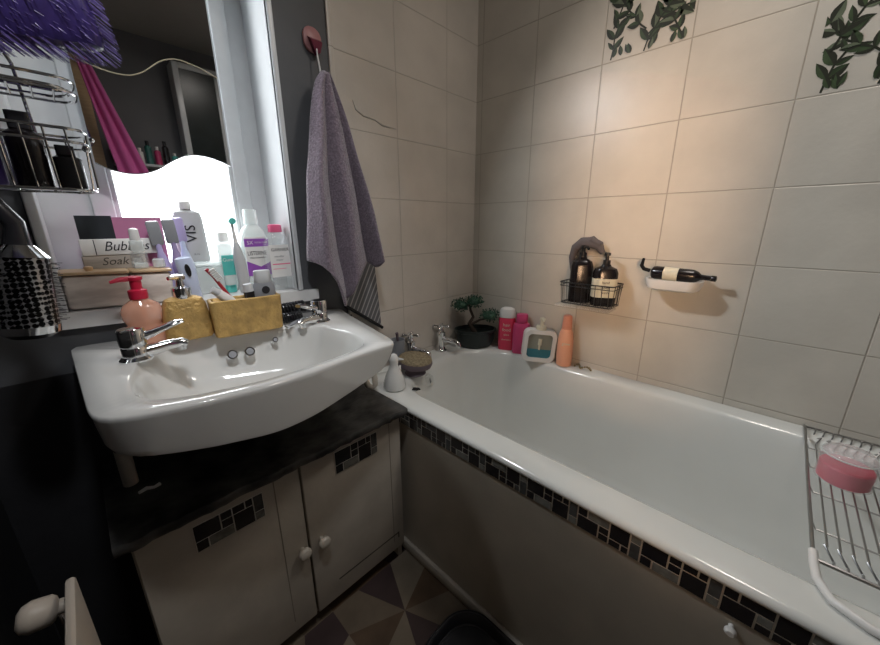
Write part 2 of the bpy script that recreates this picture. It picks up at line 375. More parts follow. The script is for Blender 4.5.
# residue of an old hook on the tap wall
wtap = bpy.data.objects['wall_taps']
MB().tube([(.69, YT-.0005, 1.47), (.70, YT-.0005, 1.446), (.725, YT-.0005, 1.434), (.77, YT-.0005, 1.430), (.80, YT-.0005, 1.419), (.86, YT-.0005, 1.417)], .0035, 6, rs=[.001, .002, .0028, .002, .003, .001]).build('adhesive_mark', 'smear', wtap)

# ------------------------------------------------------------------ bath
bath = thing('bathtub', 'long white enamelled bathtub along the stone tiled wall', 'bathtub', (.95, .19, 0))
BX0, BX1, BY0, BY1, RZ = .612, XR-.002, -.66, YT-.002, .562
def ring(x0, x1, y0, y1, z, r): return [(x, y, z) for x, y in rrect(x0, x1, y0, y1, r, 10)]
L = [ring(BX0+.002, BX1, BY0, BY1, RZ-.016, .012), ring(BX0, BX1, BY0, BY1, RZ-.0145, .012), ring(BX0, BX1, BY0, BY1, RZ-.009, .014), ring(BX0+.004, BX1, BY0, BY1, RZ-.003, .014), ring(BX0+.012, BX1, BY0, BY1, RZ, .015)]
ix0, ix1, iy0, iy1 = .700, 1.235, -.60, .945
for d, z, r in ((-.012, RZ, .20), (-.003, RZ-.003, .20), (.004, RZ-.012, .20), (.010, RZ-.04, .20), (.024, RZ-.12, .19), (.045, RZ-.24, .18), (.065, RZ-.33, .17), (.09, RZ-.365, .16), (.13, RZ-.38, .13), (.2, RZ-.385, .06)):
    e = d*1.6
    L.append(ring(ix0+d, ix1-d, iy0+max(e, d), iy1-max(e*.8, d), z, r))
mb = MB().loft(L, False); n = len(L[0]); mb.f.append([len(mb.v)-n+i for i in range(n)]); mb.fm.append(0)
mb.build('tub', 'enamel', bath, ang=60)
mb = MB(); c = Vector((.885, .925, .50)); nrm = Vector((-.35, -1, .12)).normalized()
mb.cyl(c, c+nrm*.008, .024, .022, 24); mb.build('overflow_cover', 'enamel', bath)
MB().tube([c+nrm*.010+Vector((.004, 0, .012)), c+nrm*.012+Vector((.006, 0, -.004)), c+nrm*.010+Vector((.008, 0, -.016))], .0035, 6, rs=[.001, .0025, .001]).build('overflow_slot', 'midgrey', bath)
panel = thing('bath_surround', 'beige side panel closing the bath, with a mosaic tile strip along its top', 'bath panel', (.63, .19, 0))
MB().box(.618, .632, BY0, 1.036, .0, .5455).build('board', 'panel', panel)
MB().rbox(.602, .619, BY0, 1.03, .0, .040, .008).build('skirting', 'cream', panel)
UN = [(0, .38, .36, 1, 'mos_k'), (0, 0, .17, .38, 'mos_k'), (.17, 0, .53, .38, 'mos_l'), (.36, .38, .53, .70, 'mos_k'), (.36, .70, .53, 1, 'mos_k'), (.53, .70, .72, 1, 'mos_k'), (.53, 0, .84, .70, 'mos_k'), (.72, .70, .84, 1, 'mos_k'), (.84, .33, 1, 1, 'mos_g'), (.84, 0, 1, .33, 'mos_l')]
def mosaic(q, o, u, length, height, gap, rd=None, flip=False):
    gap *= 1.15
    o = Vector(o); u = Vector(u); nrm = Vector((u.y, -u.x, 0)); gp = gap/2
    q.use('grout'); a = o+nrm*.0002
    def slab(p0, l, z0, z1, t):
        P4 = [p0, p0+u*l]; V = []
        for z in (z0, z1):
            for p in (P4[0], P4[1], P4[1]+nrm*t, P4[0]+nrm*t): V.append((p.x, p.y, z))
        q.add(V, [[0, 1, 2, 3], [4, 5, 6, 7], [0, 1, 5, 4], [1, 2, 6, 5], [2, 3, 7, 6], [3, 0, 4, 7]])
    slab(o, length, o.z, o.z+height, .0015)
    for u0_, v0, u1_, v1, mk in UN:
        if flip: v0, v1 = 1-v1, 1-v0
        if rd and rd.random() < .22: mk = rd.choice(['mos_g', 'mos_l', 'mos_k'])
        q.use(mk); slab(o+u*(u0_*length+gp), (u1_-u0_)*length-gap, o.z+v0*height+gp, o.z+v1*height-gp, .0028)
mb = MB(); rd = random.Random(5); y = 1.03; k = 0
while y > BY0+.14:
    mosaic(mb, (.6178, y, .4935), (0, -1, 0), .118, .052, .0026, rd, k % 2 == 1)
    for vi in range(0): pass
    y -= .118; k += 1
mb.build('mosaic_strip', None, panel)
MB().lathe(0, 0, [(.004, 0), (.004, .008), (.009, .010), (.0095, .016), (.006, .020)], n=14)
q = MB(); q.M = Matrix.Translation((.618, -.052, .475)) @ Matrix.Rotation(-PI/2, 4, 'Y'); q.lathe(0, 0, [(.004, 0), (.004, .008), (.008, .010), (.0085, .014), (.005, .018)], n=14)
q.build('fixing_cap', 'whitep', panel)
tag(MB().loft([[(x, y, RZ+z) for x, y in ((.70, .812), (.716, .822), (.728, .806), (.722, .792), (.708, .797))] for z in (.0005, .002)]).build('plastic_chip', 'blackp', None, (.71, .80, RZ)), 'small black chip of plastic lying on the corner of the bath rim', 'chip')

def bath_tap(x, y, yawd, label):
    t = thing('bath_tap', label, 'tap', (x, y, RZ), 'bath taps')
    R_ = Matrix.Translation((x, y, RZ)) @ Matrix.Rotation(math.radians(yawd), 4, 'Z')
    q = MB(); q.M = R_; q.lathe(0, 0, [(.026, 0), (.026, .004), (.02, .008), (.016, .02), (.016, .06), (.02, .066), (.02, .085), (.012, .09), (.010, .105)]); q.build('body', 'chrome', t)
    q = MB(); q.M = R_; q.tube([(0, 0, .052), (.035, 0, .055), (.07, 0, .052), (.085, 0, .044), (.088, 0, .030)], .012, 12, rs=[.012, .013, .012, .012, .011]); q.build('spout', 'chrome', t)
    q = MB(); q.M = R_; q.lathe(0, 0, [(.008, .10), (.013, .104), (.013, .116), (.008, .122), (.003, .124)], n=16)
    for a in (0, PI/2): q.cyl((-.03*math.cos(a+.4), -.03*math.sin(a+.4), .112), (.03*math.cos(a+.4), .03*math.sin(a+.4), .112), .0055, n=10)
    for a in range(4): q.ball((.03*math.cos(a*PI/2+.4), .03*math.sin(a*PI/2+.4), .112), .0075, n=10, m=6)
    q.build('cross_handle', 'chrome', t); return t
bath_tap(1.045, 1.008, -75, 'chrome crosshead bath tap just left of the bonsai')
bath_tap(.870, 1.010, -75, 'chrome crosshead bath tap behind the round tan brush')

# ------------------------------------------------------------------ vanity cabinet
YC = .742
cab = thing('bathroom_cabinet', 'cream two-door vanity cabinet with mosaic insets under the basin', 'cabinet', (.27, .9, 0))
CX0, CX1, CZ0, CZ1 = -.036, .588, .055, .555
MB().box(CX0, CX0+.016, YC+.018, 1.035, .0, CZ1).box(CX1-.016, CX1, YC+.018, 1.035, .0, CZ1).box(CX0+.016, CX1-.016, YC+.02, 1.035, CZ0, CZ0+.016).box(CX0+.016, CX1-.016, 1.02, 1.035, CZ0, CZ1).box(CX0+.016, CX1-.016, YC+.05, YC+.06, 0, CZ0).build('carcass', 'cream', cab)
def door(x0, x1, kx, kz, ins, stile):
    d = MB()
    d.rbox(x0, x1, YC, YC+.018, CZ0+.005, CZ1-.003, .002, .002)
    do = d.build('door', 'cream', cab)
    q = MB()
    for a in stile[:1]:
        q.box(a-.0012, a+.0012, YC-.0006, YC+.001, CZ0+.04, CZ1-.02)
    q.build('groove', 'groove', do)
    q = MB(); q.M = Matrix.Translation((kx, YC, kz)) @ Matrix.Rotation(PI/2, 4, 'X')
    q.lathe(0, 0, [(.006, 0), (.006, .008), (.014, .013), (.016, .020), (.013, .027), (.006, .030)], n=20); q.build('knob', 'cream', do)
    q = MB(); mosaic(q, (ins[0], YC, ins[2]), (1, 0, 0), ins[1]-ins[0], ins[3]-ins[2], .0022); q.build('mosaic_inset', None, do)
    return do
dl = door(CX0+.003, .272, .255, .303, (.054, .187, .460, .523), (.213, -.01))
dr = door(.278, CX1-.002, .307, .298, (.366, .500, .464, .530), (.545,))
MB().box(.345, .565, YC-.0008, YC+.001, .118, .122).box(.562, .566, YC-.0008, YC+.001, .10, .122).build('crack', 'creamd', dr)
wtop = MB(); rd = random.Random(2)
fr = [(-.055+.013*i, .712+rd.uniform(-.0035, .0035)-(0 if i < 48 else 0)) for i in range(51)]
wp = fr+[(.597, .73), (.6, 1.034), (-.055, 1.034)]
wtop.loft([[(x, y+e, z) for x, y in wp] for z, e in ((.556, .003), (.560, 0), (.572, 0), (.576, .0025))])
tag(wtop.build('worktop', 'slate', None, (.27, .9, .556)), 'black slate worktop with a chipped front edge on the cream cabinet', 'worktop')
tag(MB().tube([(-.005, .848, .5785), (.008, .853, .579), (.02, .846, .5785), (.03, .85, .5785)], .003, 6, rs=[.003, .004, .003, .004]).build('tissue_scrap', 'whitep', None, (.01, .85, .576)), 'crumpled white scrap lying on the slate worktop', 'scrap')

# ------------------------------------------------------------------ basin
def bz(x): return .832+(.49-x)*.036
basin = thing('washbasin', 'wide white ceramic washbasin with a bowed front over the slate worktop', 'washbasin', (.26, .85, .576))
def resample(P, n):
    P = [Vector(p) for p in P]; D = [0]
    for i in range(len(P)): D.append(D[-1]+(P[(i+1) % len(P)]-P[i]).length)
    out = []
    for k in range(n):
        t = D[-1]*k/n; i = max(j for j in range(len(P)) if D[j] <= t+1e-9); f = (t-D[i])/(D[i+1]-D[i]); out.append(P[i].lerp(P[(i+1) % len(P)], f))
    return out
def smooth(P, it):
    for _ in range(it): P = [P[i]*.5+(P[i-1]+P[(i+1) % len(P)])*.25 for i in range(len(P))]
    return P
NB = 96
outer = smooth(resample([(-.046, 1.034), (-.037, .80), (-.031, .645), (-.020, .612), (.02, .596), (.09, .580), (.173, .572), (.26, .580), (.343, .598), (.42, .610), (.484, .613), (.497, .645), (.535, .82), (.582, 1.034)], NB), 1)
# start the bowl outline at the same corner
inner = smooth(resample([(.095, .972), (.042, .86), (.022, .76), (.018, .68), (.035, .64), (.08, .616), (.182, .602), (.28, .610), (.36, .625), (.43, .655), (.452, .70), (.462, .77), (.435, .87), (.36, .915), (.28, .945), (.18, .972)], NB), 2)
cI = sum((p for p in inner), Vector((0, 0)))/NB
# rotate inner so that indices line up by angle around the centre
def ang(p, c): return math.atan2(p.y-c.y, p.x-c.x)
cO = Vector((.24, .79))
def byang(P, c, n, a0=0):
    out = []
    for k in range(n):
        a = -PI+2*PI*(k+.5)/n; d = Vector((math.cos(a), math.sin(a))); best = None
        for i in range(len(P)):
            p, q_ = P[i], P[(i+1) % len(P)]; e = q_-p; den = d.x*e.y-d.y*e.x
            if abs(den) < 1e-12: continue
            w_ = p-c; t = (w_.x*e.y-w_.y*e.x)/den; s_ = (w_.x*d.y-w_.y*d.x)/den
            if t > 0 and -1e-6 <= s_ <= 1+1e-6 and (best is None or t > best): best = t
        out.append(c+d*best)
    return out
NB = 128
O_ = byang(outer, cO, NB); I_ = byang(inner, cO, NB)
def lp(P, zf, s=1, c=cO): return [(c.x+(p.x-c.x)*s, c.y+(p.y-c.y)*s, zf(c.x+(p.x-c.x)*s, c.y+(p.y-c.y)*s)) for p in P]
AP = [(-.05, .795), (-.026, .790), (.011, .780), (.115, .762), (.215, .750), (.348, .758), (.448, .778), (.49, .800), (.6, .800)]
def apron(x, y):    # lower edge of the outer wall: shallow at the right end
    return interp(AP, x)
L = []
sh = [Vector((p.x, min(p.y, 1.033))) for p in O_]
def A(f, top):
    return lambda x, y: top(x, y)*(1-f)+apron(x, y)*f
topz = lambda x, y: bz(x)+max(0, (y-.95))*.06
L.append([(cO.x+(p.x-cO.x)*.35, .85+(p.y-cO.y)*.3, .655) for p in sh])
L.append([(cO.x+(p.x-cO.x)*.70, min(cO.y+.05+(p.y-cO.y)*.52, 1.033), .700) for p in sh])
L.append([(cO.x+(p.x-cO.x)*.90, min(cO.y+.03+(p.y-cO.y)*.80, 1.033), min(apron(p.x, p.y)-.002, .775)) for p in sh])
L.append([(cO.x+(p.x-cO.x)*.972, min(cO.y+(p.y-cO.y)*.965, 1.033), apron(p.x, p.y)-.002) for p in sh])
L.append([(cO.x+(p.x-cO.x)*.982, min(cO.y+(p.y-cO.y)*.975, 1.033), apron(p.x, p.y)+.008) for p in sh])
L.append([(cO.x+(p.x-cO.x)*.997, min(cO.y+(p.y-cO.y)*.995, 1.033), topz(p.x, p.y)-.010) for p in sh])
L.append([(p.x, p.y, topz(p.x, p.y)-.004) for p in sh])
L.append([(cO.x+(p.x-cO.x)*.993, cO.y+(p.y-cO.y)*.990, topz(p.x, p.y)) for p in sh])
L.append([(p.x, p.y, topz(p.x, p.y)-.0005) for p in I_])
for s_, dz in ((.985, -.004), (.965, -.013), (.93, -.040), (.87, -.075), (.76, -.105), (.6, -.123), (.4, -.131), (.15, -.135)):
    L.append([(cO.x+(p.x-cO.x)*s_, cO.y+.01*(1-s_)+(p.y-cO.y)*s_, bz(.24)*(1-s_)+bz(p.x)*s_+dz) for p in I_])
mb = MB().loft(L, True); mb.build('bowl', 'ceramic', basin, ang=70)
# overflow holes on the back slope of the bowl
for hx, hy, hz, rr_ in ((.222, .930, .792, .0125), (.258, .917, .794, .0125), (.318, .905, .813, .0075)):
    q = MB(); cc = Vector((hx, hy, hz)); nn = Vector((0, -1, .55)).normalized()
    q.use('chrome').cyl(cc-nn*.008, cc+nn*.0045, rr_, rr_*.92, 18).use('midgrey').cyl(cc+nn*.004, cc+nn*.005, rr_*.68, n=16); q.build('overflow_hole', None, basin)
q = MB(); q.lathe(.24, .80, [(.02, .700), (.021, .703), (.012, .704)], n=20); q.build('drain', 'chrome', basin)
MB().tube([(-.012, .90, .576), (-.012, .90, .70)], .013, 16).build('support_leg', 'cream', basin)
MB().tube([(.50, .90, .72), (.53, .89, .69), (.555, .885, .65), (.575, .88, .60), (.586, .875, .592), (.596, .87, .60), (.598, .88, .64), (.575, .90, .70)], .010, 12).build('support_bracket', 'cream', basin)

def basin_tap(x, y, z, yawd, label):
    t = thing('basin_tap', label, 'tap', (x, y, z), 'basin taps')
    R_ = Matrix.Translation((x, y, z)) @ Matrix.Rotation(math.radians(yawd), 4, 'Z')
    q = MB(); q.M = R_; q.lathe(0, 0, [(.026, 0), (.027, .004), (.021, .010), (.0205, .026), (.019, .028), (.0215, .031), (.0215, .060), (.019, .064), (.01, .066)]); q.build('body', 'chrome', t)
    q = MB(); q.M = R_; q.tube([(.0, 0, .012), (.03, 0, .016), (.055, 0, .019), (.074, 0, .019), (.082, 0, .014)], .012, 12, rs=[.014, .0125, .0105, .0105, .010]); q.cyl((.074, 0, .018), (.074, 0, .004), .009, n=14); q.build('spout', 'chrome', t)
    q = MB(); q.M = R_; pts = [((0.012, 0, .044), .011, .010), ((.033, 0, .049), .011, .007), ((.053, 0, .056), .012, .006), ((.072, 0, .063), .014, .006), ((.084, 0, .064), .009, .004)]
    q.loft([[(p[0]-.3*b_*math.sin(2*PI*i/14), p[1]+a_*math.cos(2*PI*i/14), p[2]+b_*math.sin(2*PI*i/14)) for i in range(14)] for p, a_, b_ in pts]); q.build('lever', 'chrome', t)
basin_tap(.045, .868, bz(.045)-.0005, -2, 'chrome lever tap at the left end of the washbasin')
basin_tap(.452, .915, bz(.452)-.0005, 206, 'chrome lever tap at the right end of the washbasin')

# ------------------------------------------------------------------ things on the basin ledge
zl = lambda x, y=1.0: bz(x)+max(0, (y-.95))*.06+.0005
# peach hand wash
x, y = .078, .972; z = zl(x)
t = thing('hand_wash_bottle', 'clear peach pump bottle with a red pump behind the left basin tap', 'bottle', (x, y, z))
MB().lathe(x, y, [(.020, z), (.033, z+.003), (.036, z+.02), (.031, z+.038), (.030, z+.045), (.036, z+.060), (.036, z+.075), (.030, z+.088), (.016, z+.098), (.013, z+.104)], 1, .75).build('bottle', 'peach', t)
MB().lathe(x, y, [(.016, z+.100), (.0165, z+.102), (.0165, z+.118), (.010, z+.121), (.010, z+.138), (.013, z+.140), (.013, z+.146), (.006, z+.148)], n=18).tube([(x, y, z+.143), (x-.025, y-.004, z+.143), (x-.040, y-.006, z+.139)], .0045, 8, rs=[.006, .005, .003]).build('pump', 'red', t)
MB().tube([(x, y, z+.10), (x+.003, y, z+.05), (x+.008, y, z+.01)], .003, 6).build('dip_tube', 'pearl', t)
# gold soap dispenser
x, y = .152, .962; z = zl(x)
t = thing('soap_dispenser', 'gold textured soap dispenser with a silver pump on the basin ledge', 'soap dispenser', (x, y, z))
MB().squ(x, y, [(.92, z), (1, z+.004), (1.0, z+.02), (.96, z+.052), (.87, z+.080), (.76, z+.092), (.5, z+.097)], .046, .026, .6).build('bottle', 'gold', t)
MB().lathe(x, y, [(.018, z+.094), (.0185, z+.097), (.0185, z+.118), (.009, z+.121), (.0075, z+.134), (.010, z+.136), (.010, z+.144), (.004, z+.146)], n=18).tube([(x+.008, y, z+.140), (x-.010, y-.008, z+.143), (x-.022, y-.014, z+.141)], .005, 8, rs=[.007, .006, .004]).build('pump', 'chrome', t)
# gold toothbrush holder (open topped)
hx0, hx1, hy0, hy1 = .196, .345, .905, .955; hz = zl(.27, .93)+.0028; hh = .088
holder = thing('toothbrush_holder', 'rectangular gold textured tumbler holding toothbrushes and tubes', 'toothbrush holder', (.27, .93, hz))
q = MB(); q.M = rotz((.27, .93, 0), -7)
L = []
for i, zz in ((.003, 0), (0, .003), (-.001, .03), (-.003, hh-.002), (-.001, hh), (.003, hh), (.005, hh-.003), (.006, .006)):
    L.append([(a, b, hz+zz) for a, b in rrect(hx0+i, hx1-i, hy0+i, hy1-i, .008)])
q.loft(L); q.build('tumbler', 'gold', holder)
# toothbrush, tubes in the holder
t = thing('toothbrush', 'red toothbrush with white bristles leaning left in the gold holder', 'toothbrush', (.262, .93, hz+.01))
q = MB(); q.tube([(.275, .935, hz+.01), (.255, .932, hz+.06), (.232, .930, hz+.105), (.212, .928, hz+.143), (.200, .927, hz+.162)], .004, 8, rs=[.005, .0055, .004, .0035, .0045]); q.build('handle', 'redb', t)
q = MB(); d = Vector((-.53, 0, .85)).normalized()
for i in range(6):
    p = Vector((.217, .926, hz+.134))+d*.0052*i
    q.cyl(p, p+Vector((.011, -.005, .006)), .0028, .0026, 8)
q.build('bristles', 'whitep', t)
t = thing('toothpaste_tube', 'white toothpaste tube lying low at the left of the gold holder', 'tube', (.225, .93, hz+.06))
q = MB(); q.tube([(.26, .93, hz+.05), (.235, .928, hz+.085), (.215, .926, hz+.105)], .011, 12, rs=[.012, .012, .010]); q.build('tube', 'whitep', t)
MB().cyl((.215, .926, hz+.105), (.203, .925, hz+.115), .009, .008, 12).build('cap', 'lightgrey', t)
def flattube(name, label, x, y, z0, h, w_, mk, capmk, caph, lean=0, txt=None):
    t = thing(name, label, 'tube', (x, y, z0))
    q = MB(); q.M = tilt((x, y, z0), 'Y', lean)
    L = []
    for k in range(7):
        f = k/6; a = w_*(.78+.22*f)/2; b_ = .013*(1-f)+.002; L.append([(x+a*math.cos(2*PI*i/20), y+b_*math.sin(2*PI*i/20), z0+caph+(h-caph)*f) for i in range(20)])
    q.loft(L); o1 = q.build('tube', mk, t)
    q = MB(); q.M = tilt((x, y, z0), 'Y', lean); q.lathe(x, y, [(w_*.36, z0), (w_*.40, z0+.002), (w_*.38, z0+caph)], 1, .55, n=18); q.build('cap', capmk, t)
    return t
# upended tube in holder: wide grey body, broad transparent cap up
t = thing('face_cream_tube', 'grey tube with a pale cap and black roundel standing in the gold holder', 'tube', (.318, .925, hz+.02))
q = MB(); L = []
for f, a, b_ in ((0, .012, .010), (.3, .020, .013), (.55, .028, .013), (.72, .027, .012), (.80, .021, .011)):
    L.append([(.316+a*math.cos(2*PI*i/20), .926+b_*math.sin(2*PI*i/20), hz+.02+f*.125) for i in range(20)])
q.loft(L); q.build('tube', 'midgrey', t)
MB().lathe(.316, .926, [(.019, hz+.118), (.0205, hz+.120), (.0195, hz+.147), (.017, hz+.149)], 1, .6, n=20).build('cap', 'lightgrey', t)
q = MB(); q.M = Matrix.Translation((.316, .9127, hz+.101)) @ Matrix.Rotation(PI/2, 4, 'X'); q.lathe(0, 0, [(.0095, 0), (.0095, .0004)], n=20); q.build('roundel', 'ink', t)
t = thing('toothpaste_tube', 'dark tube with a clear cap between the red toothbrush and grey tube', 'tube', (.285, .93, hz+.03))
MB().tube([(.287, .930, hz+.03), (.282, .930, hz+.10)], .013, 14, rs=[.010, .013]).build('tube', 'blackp', t)
MB().tube([(.282, .930, hz+.10), (.280, .930, hz+.118)], .012, 14, rs=[.013, .010]).build('cap', 'lightgrey', t)
# coiled black hair tie / cord
t = thing('coiled_hair_band', 'black glossy coiled hair band on the ledge beside the right tap', 'hair band', (.39, .955, zl(.39)))
P = []
for k in range(150):
    f = k/149; a = f*2*PI*10
    P.append((.352+.085*f, .972+.014*math.cos(a), zl(.39)+.034+.015*math.sin(a)))
MB().tube(P, .0035, 7).build('coil', 'blackp', t)
P = []
for k in range(120):
    f = k/119; a = f*2*PI*8
    P.append((.356+.055*f, .945+.012*math.cos(a), zl(.39)+.016+.012*math.sin(a)))
MB().tube(P, .003, 7).build('inner_coil', 'blackp', t)
t = thing('razor', 'grey disposable razor handle lying by the coiled black hair band', 'razor', (.38, .90, zl(.38)))
MB().tube([(.352, .897, zl(.36)+.004), (.372, .905, zl(.36)+.007), (.392, .915, zl(.36)+.010)], .004, 8, rs=[.003, .005, .004]).build('handle', 'midgrey', t)
MB().rbox(.348, .356, .887, .909, zl(.36), zl(.36)+.006, .002).build('head', 'lightgrey', t)

# ------------------------------------------------------------------ window sill things
sz = lambda x: sill_z(x)+.0005
def canister(x0, x1, mk, name, label, knob):
    y0, y1 = 1.036, 1.118; xc = (x0+x1)/2; z = sz(xc)+.0015
    t = thing(name, label, 'storage box', (xc, 1.08, z))
    q = MB(); q.M = tilt((xc, 0, z), 'Y', 2.4); q.rbox(x0, x1, y0, y1, z, z+.072, .010); q.build('box', mk, t)
    q = MB(); q.M = tilt((xc, 0, z), 'Y', 2.4); q.rbox(x0-.002, x1+.002, y0-.003, y1+.003, z+.0725, z+.079, .008, .002); q.build('lid', 'wood', t)
    if knob: MB().lathe(xc-.005, 1.06, [(.004, z+.078), (.007, z+.082), (.0075, z+.087), (.004, z+.089)], n=14).build('knob', 'wood', t)
    return t
canister(-.033, .073, 'marble', 'storage_box', 'grey marbled box with a wooden knobbed lid at the left of the windowsill', True)
canister(.078, .150, 'marble', 'storage_box', 'marbled box with a plain knobless wooden lid, nearer the middle of the sill', False)
zb = sz(.04)+.0815
t = thing('wooden_block_sign', 'weathered wooden block sign under the white Bubbles sign', 'sign', (.065, 1.11, zb))
MB().rbox(.010, .118, 1.098, 1.113, zb-.081, zb+.028, .002).build('block', 'woodg', t)
t['_w'] = tuple(t['_w']); text('Soak', .024, (.062, 1.0977, zb+.014), 'creamd', t, shear=.3)
for o in list(t.children): pass
t = thing('bubbles_sign', 'white block sign lettered Bubbles standing behind the wooden lids', 'sign', (.075, 1.11, zb+.0285))
MB().rbox(.012, .142, 1.096, 1.113, zb+.0285, zb+.064, .002).build('block', 'whitep', t)
MB().box(.034, .0355, 1.0955, 1.0965, zb+.0295, zb+.063).build('edge_line', 'ink', t)
text('Bubbles', .030, (.088, 1.0957, zb+.047), 'ink', t, shear=.35, sx=.85)
t = thing('picture_card', 'dark and pink glossy card standing behind the Bubbles sign', 'card', (.10, 1.122, sz(.1)))
MB().box(.015, .075, 1.117, 1.121, sz(.1), 1.122).build('dark_half', 'darkprint', t)
MB().box(.075, .165, 1.117, 1.121, sz(.1), 1.119).build('pink_half', 'pinkprint', t)
# small white pot and clear stacked bottle on lids
tag(MB().lathe(.0995, 1.082, [(.010, zb), (.011, zb+.002), (.011, zb+.012), (.008, zb+.013), (.008, zb+.02)], n=16).build('cream_pot', 'whitep', None, (.0995, 1.082, zb)), 'tiny white screw-top pot on the second wooden lid', 'pot')
zb2 = sz(.11)+.0815
t = thing('clear_perfume_bottle', 'clear faceted bottle with a pink top standing on the wooden lid', 'bottle', (.102, 1.055, zb2))
MB().rbox(.087, .117, 1.042, 1.068, zb2, zb2+.038, .004).build('bottle', 'clear', t)
MB().rbox(.0895, .1145, 1.0445, 1.0655, zb2+.002, zb2+.014, .003).build('liquid', 'frost', t)
MB().rbox(.090, .114, 1.045, 1.065, zb2+.038, zb2+.064, .003).build('shoulder', 'frost', t)
MB().lathe(.102, 1.055, [(.009, zb2+.064), (.0095, zb2+.066), (.0085, zb2+.088), (.004, zb2+.090)], n=16).build('cap', 'whitep', t)
tag(MB().lathe(.136, 1.062, [(.009, zb2), (.012, zb2+.002), (.012, zb2+.018), (.009, zb2+.021)], n=16).build('glass_pot', 'frost', None, (.136, 1.062, zb2)), 'small frosted jar on the wooden lid right of the clear bottle', 'jar')
# lilac razors and device
def ladyrazor(x, y, z, h, mk, headmk, label, lean):
    t = thing('lilac_razor', label, 'razor', (x, y, z), 'lilac razors')
    T_ = tilt((x, y, z), 'Y', lean)
    q = MB(); q.M = T_; q.tube([(x, y, z), (x, y, z+h*.15), (x, y, z+h*.42), (x, y, z+h*.62), (x, y, z+h*.86)], .01, 14, rs=[.011, .014, .015, .006, .005]); q.build('handle', mk, t)
    q = MB(); q.M = T_; q.rbox(x-.013, x+.013, y-.006, y+.005, z+h*.70, z+h, .005); q.build('head', headmk, t)
    return t
ladyrazor(.155, 1.088, sz(.155), .190, 'lilac', 'midgrey', 'lilac razor with a dark head nearest the clear bottle', -4)
ladyrazor(.184, 1.094, sz(.18), .195, 'lilacd', 'midgrey', 'mauve razor standing in front of the lilac ones', -3)
ladyrazor(.206, 1.112, sz(.2), .200, 'paleblue', 'lilac', 'pale blue razor nearest the large white bottle', -3)
x, y = .195, 1.052; z = sz(x)
t = thing('epilator', 'pale blue epilator with a black oval switch leaning among the razors', 'epilator', (x, y, z))
q = MB(); q.M = tilt((x, y, z), 'Y', -7); q.lathe(x, y, [(.010, z), (.014, z+.004), (.016, z+.04), (.019, z+.09), (.017, z+.104), (.008, z+.108)], 1, .75); q.build('body', 'paleblue', t)
q = MB(); q.M = tilt((x, y, z), 'Y', -7) @ Matrix.Translation((x, y-.0142, z+.075)) @ Matrix.Rotation(PI/2, 4, 'X'); q.lathe(0, 0, [(.008, 0), (.007, .003), (.003, .004)], .75, 2.0, n=18); q.build('switch', 'blackp', t)
# big white bottle high up: stands on clear organiser box
x, y = .226, 1.150; z = sz(x)
t = thing('organiser_box', 'clear plastic organiser box behind the red toothbrush', 'box', (.226, 1.145, z))
q = MB(); q.rbox(.190, .282, 1.112, 1.176, z, z+.075, .006); q.build('box', 'frost', t)
q = MB(); q.rbox(.187, .285, 1.109, 1.179, z+.0755, z+.086, .006); q.build('lid', 'frost', t)
z += .087
t = thing('shampoo_bottle', 'large pale grey bottle with bold black letters on its side', 'bottle', (x, y, z))
MB().squ(x, y, [(.95, z), (1, z+.004), (.97, z+.05), (.90, z+.115), (.80, z+.128), (.45, z+.134), (.30, z+.136)], .036, .018, .6).build('bottle', 'lightgrey', t)
MB().lathe(x, y, [(.013, z+.136), (.014, z+.138), (.013, z+.154), (.010, z+.156)], n=18).build('cap', 'whitep', t)
text('VIS', .034, (x, y-.0186, z+.074), 'ink', t, roll=90)
text('A N', .008, (x+.004, y-.0186, z+.02), 'midgrey', t)
# teal toothpaste tube
x, y = .293, 1.115; z = sz(x)
t = flattube('toothpaste_tube', 'mint green and white toothpaste tube left of the electric toothbrush', x, y, z, .135, .038, 'frost', 'teal', .022)
MB().box(x-.015, x+.015, y-.0125, y-.0118, z+.05, z+.105).build('print', 'teal', t)
text('Gum', .013, (x, y-.013, z+.092), 'whitep', t)
x, y = .302, 1.150; z = sz(x)
t = thing('lotion_bottle', 'white capped pale bottle half hidden behind the mint toothpaste tube', 'bottle', (x, y, z))
MB().squ(x, y, [(.95, z), (1, z+.004), (1, z+.12), (.8, z+.135), (.4, z+.14)], .020, .012, .6).build('bottle', 'frost', t)
MB().lathe(x, y, [(.014, z+.14), (.0145, z+.142), (.0135, z+.165), (.009, z+.167)], n=18).build('cap', 'whitep', t)
# electric toothbrush
x, y = .322, 1.085; z = sz(x)
t = thing('electric_toothbrush', 'white electric toothbrush with a teal round head beside the mouthwash', 'electric toothbrush', (x, y, z))
T_ = tilt((x, y, z), 'Y', -3)
q = MB(); q.M = T_; q.lathe(x, y, [(.012, z), (.014, z+.003), (.015, z+.05), (.0145, z+.10), (.009, z+.128), (.005, z+.14)], n=20); q.build('handle', 'lightgrey', t)
q = MB(); q.M = T_; q.tube([(x, y, z+.135), (x, y, z+.175), (x, y-.001, z+.195)], .004, 10, rs=[.0055, .0035, .004]); q.build('neck', 'whitep', t)
q = MB(); q.M = T_; q.cyl((x, y+.002, z+.197), (x, y-.012, z+.197), .0085, .0085, 16); q.build('brush_head', 'teal', t)
